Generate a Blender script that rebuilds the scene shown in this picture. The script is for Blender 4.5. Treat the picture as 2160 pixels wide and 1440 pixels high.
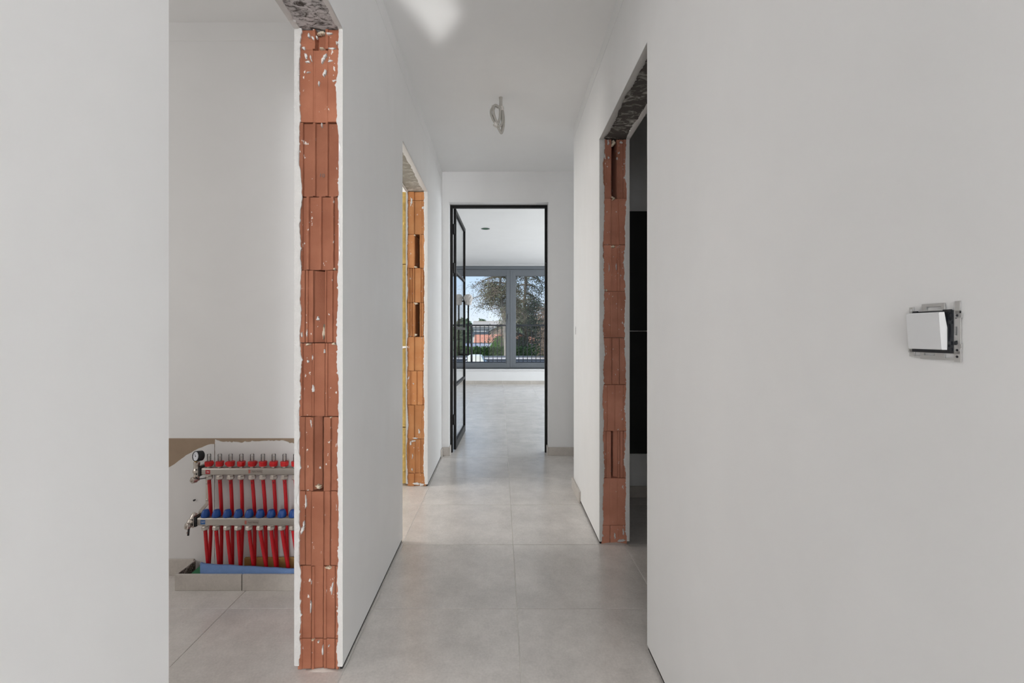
import bpy, bmesh, math, random
from mathutils import Vector, Matrix, Euler

# ------------------------------------------------------------------ clean
for o in list(bpy.data.objects):
    bpy.data.objects.remove(o, do_unlink=True)
scene = bpy.context.scene
COL = scene.collection
PI = math.pi

# ------------------------------------------------------------------ camera
F, CX, CY, EYE = 1004.0, 1056.0, 704.0, 1.14      # focal length (px), vanishing point, eye height
cam_d = bpy.data.cameras.new('camera')
cam_d.sensor_width = 36.0
cam_d.lens = 36.0 * F / 2160.0
cam_d.shift_x = (1080.0 - CX) / 2160.0
cam_d.shift_y = (CY - 720.0) / 2160.0
cam_d.clip_start = 0.01
cam_d.clip_end = 600
cam = bpy.data.objects.new('camera', cam_d)
COL.objects.link(cam)
cam.location = (0, 0, EYE)
cam.rotation_euler = (PI / 2, 0, 0)
scene.camera = cam

# ------------------------------------------------------------------ colour management
vs = scene.view_settings
vs.view_transform = 'Standard'
vs.look = 'None'
vs.gamma = 1.0
vs.use_curve_mapping = False
vs.exposure = 0.15
scene.cycles.caustics_reflective = False
scene.cycles.caustics_refractive = False
scene.cycles.max_bounces = 8
scene.cycles.glossy_bounces = 3

# ------------------------------------------------------------------ world sky
world = bpy.data.worlds.new('sky')
scene.world = world
world.use_nodes = True
nt = world.node_tree
for n in list(nt.nodes):
    nt.nodes.remove(n)
wo = nt.nodes.new('ShaderNodeOutputWorld')
bg = nt.nodes.new('ShaderNodeBackground')
tc = nt.nodes.new('ShaderNodeTexCoord')
sx = nt.nodes.new('ShaderNodeSeparateXYZ')
cr = nt.nodes.new('ShaderNodeValToRGB')
cr.color_ramp.elements[0].position = 0.0
cr.color_ramp.elements[0].color = (0.78, 0.84, 0.90, 1)
cr.color_ramp.elements[1].position = 0.6
cr.color_ramp.elements[1].color = (0.22, 0.42, 0.80, 1)
e = cr.color_ramp.elements.new(0.12)
e.color = (0.52, 0.69, 0.90, 1)
nt.links.new(tc.outputs['Generated'], sx.inputs[0])
nt.links.new(sx.outputs['Z'], cr.inputs[0])
nt.links.new(cr.outputs[0], bg.inputs[0])
bg.inputs[1].default_value = 1.08
nt.links.new(bg.outputs[0], wo.inputs[0])

# ------------------------------------------------------------------ sun, daylight at assumed windows out of view, added fill and patch lamps
def sun(name, rot, strength, color, ang=1.0):
    l = bpy.data.lights.new(name, 'SUN')
    l.energy = strength
    l.color = color
    l.angle = math.radians(ang)
    o = bpy.data.objects.new(name, l)
    COL.objects.link(o)
    o.rotation_euler = rot
    return o

def area(name, loc, target, sx_, sy_, power, color, spread=180):
    l = bpy.data.lights.new(name, 'AREA')
    l.shape = 'RECTANGLE'
    l.size, l.size_y = sx_, sy_
    l.energy = power
    l.color = color
    l.spread = math.radians(spread)
    o = bpy.data.objects.new(name, l)
    COL.objects.link(o)
    o.location = loc
    d = Vector(target) - Vector(loc)
    o.rotation_euler = d.to_track_quat('-Z', 'Y').to_euler()
    return o

sun('sun', (math.radians(48), 0, math.radians(-40)), 3.0, (1.0, 0.95, 0.87))
# hall behind the viewer: assumed window east, west lamp added for the right jamb
area('assumed_daylight_hall_east', (1.52, -7.0, 1.4), (0.6, 2.0, 1.4), 1.6, 2.3, 372, (0.965, 0.98, 1.0))
area('hall_fill_west', (-1.52, -7.0, 1.4), (-0.6, 2.0, 1.4), 1.6, 2.3, 64, (0.965, 0.98, 1.0))
# left rooms: lamps at assumed side windows
area('assumed_daylight_plant_room', (-3.5, 0.6, 1.5), (-0.8, 0.9, 1.3), 1.6, 1.6, 22.5, (1.0, 0.975, 0.955))
area('assumed_daylight_left_room', (-3.5, 3.0, 1.5), (-0.6, 3.4, 1.3), 1.0, 1.6, 45, (1.0, 0.975, 0.94))
# short passage before the glass door: lamp added to brighten the end wall
area('passage_fill', (1.57, 3.98, 1.45), (-0.5, 3.9, 1.2), 0.8, 1.9, 3.2, (0.97, 0.985, 1.0))
# living room: lamps at assumed side windows
area('assumed_daylight_living_west', (-2.95, 7.8, 1.5), (0.5, 7.8, 1.3), 4.4, 2.2, 12, (0.89, 0.95, 1.0))
area('assumed_daylight_living_east', (3.95, 7.8, 1.5), (0.5, 7.8, 1.3), 4.4, 2.2, 134, (0.89, 0.95, 1.0))
# narrow lamp added to imitate a small patch of sunlight on the corridor ceiling
g_ = area('added_ceiling_patch_lamp', (0.55 - 0.15, -1.6, 0.5), (-0.325, 2.19, 2.66), 0.15, 0.26, 0.082, (1.0, 0.99, 0.97), 1.5)
g_.rotation_euler.rotate_axis('Z', math.radians(52))

# ------------------------------------------------------------------ helpers
def px(x, y, Y):
    """point at depth Y that is seen at photograph pixel (x, y)"""
    return Vector(((x - CX) / F * Y, Y, EYE + (CY - y) / F * Y))

def XL(y):  # corridor face of the left wall
    return -0.5345 - 0.0054 * (y - 1.61)

def XR(y):  # corridor face of the right wall
    return 0.530 + 0.006 * (y - 1.71)

def lin(r, g, b):
    f = lambda c: ((c / 255 + 0.055) / 1.055) ** 2.4 if c > 10 else c / 255 / 12.92
    return (f(r), f(g), f(b), 1)

class MB:
    def __init__(self):
        self.v, self.f = [], []
    def add(self, verts, faces):
        n = len(self.v)
        self.v += [tuple(p) for p in verts]
        self.f += [tuple(i + n for i in f) for f in faces]
        return self
    def hexa(self, p):
        return self.add(p, [(0, 3, 2, 1), (4, 5, 6, 7), (0, 1, 5, 4), (1, 2, 6, 5), (2, 3, 7, 6), (3, 0, 4, 7)])
    def box(self, a, b, bevel=0.0, seg=1):
        x0, x1 = sorted((a[0], b[0])); y0, y1 = sorted((a[1], b[1])); z0, z1 = sorted((a[2], b[2]))
        P = [(x0, y0, z0), (x1, y0, z0), (x1, y1, z0), (x0, y1, z0), (x0, y0, z1), (x1, y0, z1), (x1, y1, z1), (x0, y1, z1)]
        if bevel <= 0:
            return self.hexa(P)
        bm = bmesh.new()
        vs_ = [bm.verts.new(p) for p in P]
        for f in [(0, 3, 2, 1), (4, 5, 6, 7), (0, 1, 5, 4), (1, 2, 6, 5), (2, 3, 7, 6), (3, 0, 4, 7)]:
            bm.faces.new([vs_[i] for i in f])
        bmesh.ops.bevel(bm, geom=list(bm.edges), offset=bevel, segments=seg, affect='EDGES', profile=0.5)
        bm.verts.index_update()
        self.add([v.co[:] for v in bm.verts], [[v.index for v in f.verts] for f in bm.faces])
        bm.free()
        return self
    def lathe(self, origin, axis, prof, n=20, cap=True):
        """prof: list of (distance along axis, radius)"""
        o = Vector(origin); a = Vector(axis).normalized()
        u = a.orthogonal().normalized(); w = a.cross(u)
        V, Fs = [], []
        for (h, r) in prof:
            for k in range(n):
                t = 2 * PI * k / n
                V.append(o + a * h + (u * math.cos(t) + w * math.sin(t)) * r)
        for i in range(len(prof) - 1):
            for k in range(n):
                k2 = (k + 1) % n
                Fs.append((i * n + k, i * n + k2, (i + 1) * n + k2, (i + 1) * n + k))
        if cap:
            Fs.append(tuple(range(n - 1, -1, -1)))
            Fs.append(tuple((len(prof) - 1) * n + k for k in range(n)))
        return self.add(V, Fs)
    def cyl(self, p0, p1, r, n=16):
        p0, p1 = Vector(p0), Vector(p1)
        return self.lathe(p0, p1 - p0, [(0, r), ((p1 - p0).length, r)], n)
    def tube(self, pts, r, n=10, closed=False):
        P = [Vector(p) for p in pts]
        V, Fs = [], []
        m = len(P)
        nrm = None
        for i in range(m):
            if closed:
                t = (P[(i + 1) % m] - P[i - 1]).normalized()
            else:
                t = (P[min(i + 1, m - 1)] - P[max(i - 1, 0)]).normalized()
            if nrm is None:
                nrm = t.orthogonal().normalized()
            else:
                nrm = (nrm - t * nrm.dot(t))
                nrm = nrm.normalized() if nrm.length > 1e-6 else t.orthogonal().normalized()
            b = t.cross(nrm)
            rr = r[i] if isinstance(r, (list, tuple)) else r
            for k in range(n):
                a = 2 * PI * k / n
                V.append(P[i] + (nrm * math.cos(a) + b * math.sin(a)) * rr)
        rng = m if closed else m - 1
        for i in range(rng):
            j = (i + 1) % m
            for k in range(n):
                k2 = (k + 1) % n
                Fs.append((i * n + k, i * n + k2, j * n + k2, j * n + k))
        if not closed:
            Fs.append(tuple(range(n - 1, -1, -1)))
            Fs.append(tuple((m - 1) * n + k for k in range(n)))
        return self.add(V, Fs)
    def prism(self, poly, off):
        """poly: list of 3-D points in a plane, extruded by vector off"""
        n = len(poly); off = Vector(off)
        V = [Vector(p) for p in poly] + [Vector(p) + off for p in poly]
        Fs = [tuple(range(n)), tuple(range(2 * n - 1, n - 1, -1))]
        for i in range(n):
            j = (i + 1) % n
            Fs.append((j, i, n + i, n + j))
        return self.add(V, Fs)
    def mesh(self, name, mat, smooth=None):
        me = bpy.data.meshes.new(name)
        me.from_pydata(self.v, [], self.f)
        bm = bmesh.new(); bm.from_mesh(me)
        bmesh.ops.recalc_face_normals(bm, faces=bm.faces)
        bm.to_mesh(me); bm.free()
        if smooth is not None:
            for p in me.polygons:
                p.use_smooth = True
            me.set_sharp_from_angle(angle=math.radians(smooth))
        if mat:
            me.materials.append(mat)
        me.update()
        return me
    def build(self, name, mat, parent=None, smooth=None, **props):
        o = bpy.data.objects.new(name, self.mesh(name, mat, smooth))
        COL.objects.link(o)
        if parent is not None:
            o.parent = parent
        for k, v in props.items():
            o[k] = v
        return o

def world_of(o):
    m = Matrix.LocRotScale(o.location, o.rotation_euler, o.scale)
    return world_of(o.parent) @ o.matrix_parent_inverse @ m if o.parent else m

def par(o, parent):
    """parent without moving"""
    o.parent = parent
    o.matrix_parent_inverse = world_of(parent).inverted()

def thing(name, loc, label, category, group=None):
    o = bpy.data.objects.new(name, None)
    o.empty_display_size = 0.05
    COL.objects.link(o)
    o.location = loc
    o['label'] = label; o['category'] = category
    if group: o['group'] = group
    return o

def part(mb, name, mat, root, smooth=None, **props):
    o = mb.build(name, mat, None, smooth, **props)
    par(o, root)
    return o

def structure(mb, name, mat, label=None, smooth=None, category=None):
    o = mb.build(name, mat, None, smooth)
    o['kind'] = 'structure'
    if label: o['label'] = label
    if category: o['category'] = category
    return o

def text_mesh(s, size, extrude=0.0):
    c = bpy.data.curves.new('lettering', 'FONT')
    c.body = s; c.size = size; c.align_x = 'CENTER'; c.align_y = 'CENTER'
    c.extrude = extrude; c.resolution_u = 3
    o = bpy.data.objects.new('lettering', c)
    COL.objects.link(o)
    dg = bpy.context.evaluated_depsgraph_get()
    me = bpy.data.meshes.new_from_object(o.evaluated_get(dg))
    bpy.data.objects.remove(o, do_unlink=True)
    return me

def text(s, size, mtx, mat, root, name='lettering', sxy=(1, 1), **props):
    me = text_mesh(s, size)
    me.materials.clear(); me.materials.append(mat)
    me.transform(mtx @ Matrix.Diagonal((sxy[0], sxy[1], 1, 1)))
    o = bpy.data.objects.new(name, me)
    COL.objects.link(o)
    par(o, root)
    for k, v in props.items(): o[k] = v
    return o

FACE_CAM = Matrix.Rotation(PI / 2, 4, 'X')     # text standing up, read from -Y

def noise_line(n, seed, octs=((1, 1.0), (3, 0.6), (9, 0.4), (27, 0.25))):
    rnd = random.Random(seed)
    out = [0.0] * n
    for fr, am in octs:
        k = max(2, int(n * fr / 27) + 2)
        c = [rnd.uniform(-1, 1) for _ in range(k + 1)]
        for i in range(n):
            t = i / n * k
            a = int(t); u = t - a
            out[i] += am * (c[a] * (1 - u) + c[min(a + 1, k)] * u)
    return out

# ------------------------------------------------------------------ materials
def mat_new(name):
    m = bpy.data.materials.new(name)
    m.use_nodes = True
    t = m.node_tree
    b = t.nodes['Principled BSDF']
    return m, t, b

def simple(name, col, rough=0.5, metal=0.0, var=0.0, scale=30.0, bump=0.0, bscale=200.0, spec=0.5):
    m, t, b = mat_new(name)
    b.inputs['Base Color'].default_value = col
    b.inputs['Roughness'].default_value = rough
    b.inputs['Metallic'].default_value = metal
    b.inputs['Specular IOR Level'].default_value = spec
    tcn = t.nodes.new('ShaderNodeTexCoord')
    if var > 0:
        nz = t.nodes.new('ShaderNodeTexNoise'); nz.inputs['Scale'].default_value = scale
        nz.inputs['Detail'].default_value = 5
        mx = t.nodes.new('ShaderNodeMixRGB')
        mx.inputs[1].default_value = [c * (1 - var) for c in col[:3]] + [1]
        mx.inputs[2].default_value = [min(1, c * (1 + var)) for c in col[:3]] + [1]
        t.links.new(tcn.outputs['Object'], nz.inputs['Vector'])
        t.links.new(nz.outputs['Fac'], mx.inputs[0])
        t.links.new(mx.outputs[0], b.inputs['Base Color'])
    if bump > 0:
        n2 = t.nodes.new('ShaderNodeTexNoise'); n2.inputs['Scale'].default_value = bscale
        n2.inputs['Detail'].default_value = 4
        bp = t.nodes.new('ShaderNodeBump'); bp.inputs['Strength'].default_value = bump
        bp.inputs['Distance'].default_value = 0.002
        t.links.new(tcn.outputs['Object'], n2.inputs['Vector'])
        t.links.new(n2.outputs['Fac'], bp.inputs['Height'])
        t.links.new(bp.outputs[0], b.inputs['Normal'])
    return m

def plaster(name, col, rough=0.55, spec=0.3, patch=0.035):
    m, t, b = mat_new(name)
    tcn = t.nodes.new('ShaderNodeTexCoord')
    n1 = t.nodes.new('ShaderNodeTexNoise'); n1.inputs['Scale'].default_value = 2.2; n1.inputs['Detail'].default_value = 3
    n1.inputs['Roughness'].default_value = 0.65; n1.inputs['Distortion'].default_value = 0.8
    n2 = t.nodes.new('ShaderNodeTexNoise'); n2.inputs['Scale'].default_value = 90; n2.inputs['Detail'].default_value = 1
    mp = t.nodes.new('ShaderNodeMapping'); mp.inputs['Scale'].default_value = (1, 1, 0.35)
    n3 = t.nodes.new('ShaderNodeTexNoise'); n3.inputs['Scale'].default_value = 9; n3.inputs['Detail'].default_value = 3
    mx = t.nodes.new('ShaderNodeMixRGB')
    mx.inputs[1].default_value = [c * (1 - patch) for c in col[:3]] + [1]
    mx.inputs[2].default_value = [min(1, c * (1 + patch)) for c in col[:3]] + [1]
    t.links.new(tcn.outputs['Object'], n1.inputs['Vector'])
    t.links.new(tcn.outputs['Object'], n2.inputs['Vector'])
    t.links.new(tcn.outputs['Object'], mp.inputs['Vector'])
    t.links.new(mp.outputs[0], n3.inputs['Vector'])
    t.links.new(n1.outputs['Fac'], mx.inputs[0])
    t.links.new(mx.outputs[0], b.inputs['Base Color'])
    mr = t.nodes.new('ShaderNodeMapRange')
    mr.inputs[1].default_value = 0.3; mr.inputs[2].default_value = 0.7
    mr.inputs[3].default_value = rough - 0.12; mr.inputs[4].default_value = rough + 0.12
    t.links.new(n3.outputs['Fac'], mr.inputs[0])
    t.links.new(mr.outputs[0], b.inputs['Roughness'])
    b.inputs['Specular IOR Level'].default_value = spec
    ad = t.nodes.new('ShaderNodeMath'); ad.operation = 'MULTIPLY_ADD'
    ad.inputs[1].default_value = 0.12
    t.links.new(n2.outputs['Fac'], ad.inputs[0])
    t.links.new(n3.outputs['Fac'], ad.inputs[2])
    bp = t.nodes.new('ShaderNodeBump'); bp.inputs['Strength'].default_value = 0.18; bp.inputs['Distance'].default_value = 0.004
    t.links.new(n3.outputs['Fac'], bp.inputs['Height'])
    t.links.new(bp.outputs[0], b.inputs['Normal'])
    return m

def brick_mat(name, col, dark, splat=0.5):
    m, t, b = mat_new(name)
    L = t.links.new
    tcn = t.nodes.new('ShaderNodeTexCoord'); oi = t.nodes.new('ShaderNodeObjectInfo')
    n1 = t.nodes.new('ShaderNodeTexNoise'); n1.noise_dimensions = '4D'
    n1.inputs['Scale'].default_value = 9; n1.inputs['Detail'].default_value = 6
    ml = t.nodes.new('ShaderNodeMath'); ml.operation = 'MULTIPLY'; ml.inputs[1].default_value = 40
    L(oi.outputs['Random'], ml.inputs[0])
    L(ml.outputs[0], n1.inputs['W'])
    L(tcn.outputs['Object'], n1.inputs['Vector'])
    mx = t.nodes.new('ShaderNodeMixRGB'); mx.inputs[1].default_value = dark; mx.inputs[2].default_value = col
    mr = t.nodes.new('ShaderNodeMapRange'); mr.inputs[1].default_value = 0.3; mr.inputs[2].default_value = 0.68
    L(n1.outputs['Fac'], mr.inputs[0]); L(mr.outputs[0], mx.inputs[0])
    hsv = t.nodes.new('ShaderNodeHueSaturation')
    mv = t.nodes.new('ShaderNodeMapRange'); mv.inputs[3].default_value = 0.88; mv.inputs[4].default_value = 1.12
    L(oi.outputs['Random'], mv.inputs[0]); L(mv.outputs[0], hsv.inputs['Value']); L(mx.outputs[0], hsv.inputs['Color'])
    # small lime splashes
    mp = t.nodes.new('ShaderNodeMapping'); mp.inputs['Scale'].default_value = (1, 1, 0.55)
    L(tcn.outputs['Object'], mp.inputs['Vector'])
    n2 = t.nodes.new('ShaderNodeTexNoise'); n2.noise_dimensions = '4D'
    n2.inputs['Scale'].default_value = 75; n2.inputs['Detail'].default_value = 3; n2.inputs['Roughness'].default_value = 0.55
    L(mp.outputs[0], n2.inputs['Vector']); L(ml.outputs[0], n2.inputs['W'])
    n3 = t.nodes.new('ShaderNodeTexNoise'); n3.inputs['Scale'].default_value = 12; n3.inputs['Detail'].default_value = 2
    L(tcn.outputs['Object'], n3.inputs['Vector'])
    ad = t.nodes.new('ShaderNodeMath'); ad.operation = 'MULTIPLY_ADD'; ad.inputs[1].default_value = 0.35
    L(n3.outputs['Fac'], ad.inputs[0]); L(n2.outputs['Fac'], ad.inputs[2])
    ms = t.nodes.new('ShaderNodeMapRange')
    ms.inputs[1].default_value = 0.865 - 0.04 * splat; ms.inputs[2].default_value = 0.89 - 0.04 * splat
    L(ad.outputs[0], ms.inputs[0])
    m2 = t.nodes.new('ShaderNodeMixRGB'); m2.inputs[2].default_value = (0.66, 0.62, 0.58, 1)
    L(ms.outputs[0], m2.inputs[0]); L(hsv.outputs[0], m2.inputs[1]); L(m2.outputs[0], b.inputs['Base Color'])
    b.inputs['Roughness'].default_value = 0.85
    b.inputs['Specular IOR Level'].default_value = 0.2
    n4 = t.nodes.new('ShaderNodeTexNoise'); n4.inputs['Scale'].default_value = 350; n4.inputs['Detail'].default_value = 3
    L(tcn.outputs['Object'], n4.inputs['Vector'])
    bp = t.nodes.new('ShaderNodeBump'); bp.inputs['Strength'].default_value = 0.25; bp.inputs['Distance'].default_value = 0.002
    L(n4.outputs['Fac'], bp.inputs['Height']); L(bp.outputs[0], b.inputs['Normal'])
    return m

def concrete_mat(name, dark, light, thr=0.5, scale=14):
    m, t, b = mat_new(name)
    L = t.links.new
    tcn = t.nodes.new('ShaderNodeTexCoord')
    mp = t.nodes.new('ShaderNodeMapping'); mp.inputs['Scale'].default_value = (0.6, 1, 1)
    L(tcn.outputs['Object'], mp.inputs['Vector'])
    n1 = t.nodes.new('ShaderNodeTexNoise'); n1.inputs['Scale'].default_value = scale; n1.inputs['Detail'].default_value = 9
    n1.inputs['Roughness'].default_value = 0.72; n1.inputs['Distortion'].default_value = 1.0
    L(mp.outputs[0], n1.inputs['Vector'])
    mr = t.nodes.new('ShaderNodeMapRange'); mr.inputs[1].default_value = thr - 0.05; mr.inputs[2].default_value = thr + 0.09
    L(n1.outputs['Fac'], mr.inputs[0])
    mx = t.nodes.new('ShaderNodeMixRGB'); mx.inputs[1].default_value = dark; mx.inputs[2].default_value = light
    L(mr.outputs[0], mx.inputs[0]); L(mx.outputs[0], b.inputs['Base Color'])
    b.inputs['Roughness'].default_value = 0.85
    bp = t.nodes.new('ShaderNodeBump'); bp.inputs['Strength'].default_value = 0.4; bp.inputs['Distance'].default_value = 0.004
    L(n1.outputs['Fac'], bp.inputs['Height']); L(bp.outputs[0], b.inputs['Normal'])
    return m

def tile_mat(name, col, joints=False, rough=0.24):
    m, t, b = mat_new(name)
    L = t.links.new
    tcn = t.nodes.new('ShaderNodeTexCoord'); oi = t.nodes.new('ShaderNodeObjectInfo')
    ml = t.nodes.new('ShaderNodeMath'); ml.operation = 'MULTIPLY'; ml.inputs[1].default_value = 60
    L(oi.outputs['Random'], ml.inputs[0])
    n1 = t.nodes.new('ShaderNodeTexNoise'); n1.noise_dimensions = '4D'
    n1.inputs['Scale'].default_value = 5; n1.inputs['Detail'].default_value = 5; n1.inputs['Roughness'].default_value = 0.72
    L(tcn.outputs['Object'], n1.inputs['Vector']); L(ml.outputs[0], n1.inputs['W'])
    n2 = t.nodes.new('ShaderNodeTexNoise'); n2.noise_dimensions = '4D'
    n2.inputs['Scale'].default_value = 130; n2.inputs['Detail'].default_value = 3
    L(tcn.outputs['Object'], n2.inputs['Vector']); L(ml.outputs[0], n2.inputs['W'])
    ad = t.nodes.new('ShaderNodeMath'); ad.operation = 'MULTIPLY_ADD'; ad.inputs[1].default_value = 0.45
    L(n2.outputs['Fac'], ad.inputs[0]); L(n1.outputs['Fac'], ad.inputs[2])
    mr = t.nodes.new('ShaderNodeMapRange'); mr.inputs[1].default_value = 0.54; mr.inputs[2].default_value = 0.90
    L(ad.outputs[0], mr.inputs[0])
    mx = t.nodes.new('ShaderNodeMixRGB')
    mx.inputs[1].default_value = [c * 0.86 for c in col[:3]] + [1]
    mx.inputs[2].default_value = [c * 1.10 for c in col[:3]] + [1]
    L(mr.outputs[0], mx.inputs[0])
    last = mx.outputs[0]
    if joints:
        sp = t.nodes.new('ShaderNodeMapping')
        sp.inputs['Location'].default_value = (-0.068 / 0.6, -1.977 / 0.6, 0); sp.inputs['Scale'].default_value = (1 / 0.6, 1 / 0.6, 1)
        L(tcn.outputs['Object'], sp.inputs['Vector'])
        sc = t.nodes.new('ShaderNodeSeparateXYZ'); L(sp.outputs[0], sc.inputs[0])
        mxs = []
        for ax in ('X', 'Y'):
            fr = t.nodes.new('ShaderNodeMath'); fr.operation = 'PINGPONG'; fr.inputs[1].default_value = 0.5
            L(sc.outputs[ax], fr.inputs[0])
            lt = t.nodes.new('ShaderNodeMath'); lt.operation = 'LESS_THAN'; lt.inputs[1].default_value = 0.0025
            L(fr.outputs[0], lt.inputs[0]); mxs.append(lt)
        mm = t.nodes.new('ShaderNodeMath'); mm.operation = 'MAXIMUM'
        L(mxs[0].outputs[0], mm.inputs[0]); L(mxs[1].outputs[0], mm.inputs[1])
        m3 = t.nodes.new('ShaderNodeMixRGB'); m3.inputs[2].default_value = lin(205, 200, 194)
        L(mm.outputs[0], m3.inputs[0]); L(last, m3.inputs[1]); last = m3.outputs[0]
    L(last, b.inputs['Base Color'])
    r2 = t.nodes.new('ShaderNodeMapRange'); r2.inputs[1].default_value = 0.3; r2.inputs[2].default_value = 0.7
    r2.inputs[3].default_value = rough - 0.02; r2.inputs[4].default_value = rough + 0.03
    L(n1.outputs['Fac'], r2.inputs[0]); L(r2.outputs[0], b.inputs['Roughness'])
    b.inputs['Specular IOR Level'].default_value = 0.85
    mps = t.nodes.new('ShaderNodeMapping'); mps.inputs['Scale'].default_value = (0.35, 1.6, 1)
    L(tcn.outputs['Object'], mps.inputs['Vector'])
    n5 = t.nodes.new('ShaderNodeTexNoise'); n5.noise_dimensions = '4D'
    n5.inputs['Scale'].default_value = 26; n5.inputs['Detail'].default_value = 4; n5.inputs['Roughness'].default_value = 0.6; n5.inputs['Distortion'].default_value = 0.8
    L(mps.outputs[0], n5.inputs['Vector']); L(ml.outputs[0], n5.inputs['W'])
    bp = t.nodes.new('ShaderNodeBump'); bp.inputs['Strength'].default_value = 0.22; bp.inputs['Distance'].default_value = 0.003
    L(n5.outputs['Fac'], bp.inputs['Height']); L(bp.outputs[0], b.inputs['Normal'])
    return m

def glass_mat(name, tint=(0.98, 0.985, 0.985, 1), refl=0.32):
    m, t, b = mat_new(name)
    t.nodes.remove(b)
    out = t.nodes['Material Output']
    tr = t.nodes.new('ShaderNodeBsdfTransparent'); tr.inputs[0].default_value = tint
    gl = t.nodes.new('ShaderNodeBsdfGlossy'); gl.inputs['Roughness'].default_value = 0.01
    fr = t.nodes.new('ShaderNodeFresnel'); fr.inputs[0].default_value = 1.45
    ml = t.nodes.new('ShaderNodeMath'); ml.operation = 'MULTIPLY'; ml.inputs[1].default_value = refl
    mx = t.nodes.new('ShaderNodeMixShader')
    t.links.new(fr.outputs[0], ml.inputs[0]); t.links.new(ml.outputs[0], mx.inputs[0])
    t.links.new(tr.outputs[0], mx.inputs[1]); t.links.new(gl.outputs[0], mx.inputs[2])
    t.links.new(mx.outputs[0], out.inputs[0])
    return m

def leaf_mat(name, c1, c2, scale=0.7):
    m, t, b = mat_new(name)
    tcn = t.nodes.new('ShaderNodeTexCoord')
    nz = t.nodes.new('ShaderNodeTexNoise'); nz.inputs['Scale'].default_value = scale; nz.inputs['Detail'].default_value = 8
    nz.inputs['Roughness'].default_value = 0.8
    mr = t.nodes.new('ShaderNodeMapRange'); mr.inputs[1].default_value = 0.35; mr.inputs[2].default_value = 0.65
    mx = t.nodes.new('ShaderNodeMixRGB'); mx.inputs[1].default_value = c1; mx.inputs[2].default_value = c2
    t.links.new(tcn.outputs['Object'], nz.inputs['Vector']); t.links.new(nz.outputs['Fac'], mr.inputs[0])
    t.links.new(mr.outputs[0], mx.inputs[0]); t.links.new(mx.outputs[0], b.inputs['Base Color'])
    b.inputs['Roughness'].default_value = 0.7
    b.inputs['Specular IOR Level'].default_value = 0.2
    return m

M_WALL = plaster('white_plaster', (0.835, 0.832, 0.826, 1), 0.5, 0.35)
M_CEIL = plaster('ceiling_plaster', (0.875, 0.872, 0.865, 1), 0.6, 0.3, 0.03)
M_RAW = simple('raw_plaster_edge', (0.64, 0.625, 0.605, 1), 0.9, var=0.06, scale=60, bump=0.6, bscale=220)
M_BRICK1 = brick_mat('terracotta_brick', lin(164, 108, 84), lin(145, 91, 69), 0.5)
M_BRICK2 = brick_mat('orange_brick', lin(196, 140, 94), lin(183, 122, 77), 0.45)
M_BRICK3 = brick_mat('red_brown_brick', lin(190, 132, 110), lin(168, 112, 91), 0.6)
M_CONC = concrete_mat('smeared_concrete', lin(74, 70, 66), lin(205, 203, 203), 0.45, 52)
M_CONC2 = concrete_mat('dark_smeared_concrete', lin(84, 80, 76), lin(196, 192, 186), 0.57, 26)
M_CONC3 = concrete_mat('bare_concrete', lin(150, 146, 136), lin(206, 202, 194), 0.54, 10)
TILE_COL = lin(217, 212, 207)
M_TILE = tile_mat('beige_grey_tile', TILE_COL)
M_SKIRT = tile_mat('beige_grey_skirting', lin(194, 187, 179), rough=0.45)
M_TILEJ = tile_mat('tiled_floor_beyond', TILE_COL, joints=True)
M_GROUT = simple('light_grout', lin(242, 239, 234), 0.9, var=0.03)
M_WOOL = simple('yellow_mineral_wool', lin(216, 184, 110), 0.95, var=0.25, scale=40, bump=1.0, bscale=120)
M_BLACK = simple('black_powder_coat', lin(20, 18, 17), 0.5, var=0.05, spec=0.2)
M_GLASS = glass_mat('clear_glass')
M_ANTH = simple('anthracite_frame', lin(104, 109, 114), 0.45, var=0.03)
M_RAIL = simple('black_railing_paint', lin(40, 44, 50), 0.4, var=0.05)
M_STEEL = simple('nickel_plated_brass', lin(200, 192, 184), 0.28, 0.95, var=0.06, scale=40)
M_BAR = simple('stainless_bar', lin(176, 170, 163), 0.36, 0.85, var=0.10, scale=18)
M_RED = simple('red_plastic_pipe', lin(196, 16, 30), 0.35, var=0.06)
M_REDR = simple('red_plastic_ring', lin(204, 26, 30), 0.4, var=0.06)
M_BLUE = simple('blue_plastic_cap', lin(24, 74, 148), 0.4, var=0.06)
M_FOAM = simple('blue_foam', lin(112, 142, 190), 0.9, var=0.10, scale=60, bump=0.8, bscale=300)
M_GREEN = simple('green_foam', lin(38, 110, 72), 0.8, var=0.10)
M_WOOD = simple('yellow_board', lin(196, 160, 96), 0.8, var=0.12)
M_BROWN = simple('bare_brown_plaster', lin(158, 138, 118), 0.95, var=0.10, scale=25, bump=0.5, bscale=120)
M_BOARD = plaster('white_board', (0.74, 0.725, 0.71, 1), 0.6, 0.3, 0.05)
M_DARK = simple('gap_shade', lin(24, 22, 20), 0.9, var=0.2)  # near-black colour standing in for shade in the floor gap
M_MORTAR = simple('cream_mortar', lin(206, 192, 170), 0.95, var=0.12, scale=60, bump=0.6)
M_BED = simple('grout_smear', lin(186, 174, 166), 0.95, var=0.08, scale=60)
M_WHITEP = simple('white_switch_plastic', lin(222, 223, 224), 0.4, var=0.01)
M_BLKP = simple('black_switch_plastic', lin(34, 37, 42), 0.35, var=0.05)
M_ZINC = simple('zinc_plate', lin(196, 196, 194), 0.42, 0.55, var=0.05)
M_CABLE = simple('grey_conduit', lin(176, 172, 165), 0.5, var=0.05)
M_TAPE = simple('pale_tape', lin(206, 202, 196), 0.5, var=0.04)
M_INK = simple('black_ink', lin(18, 16, 16), 0.7, var=0.02)
M_PENCIL = simple('pencil', lin(96, 92, 88), 0.8, var=0.05)
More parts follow.
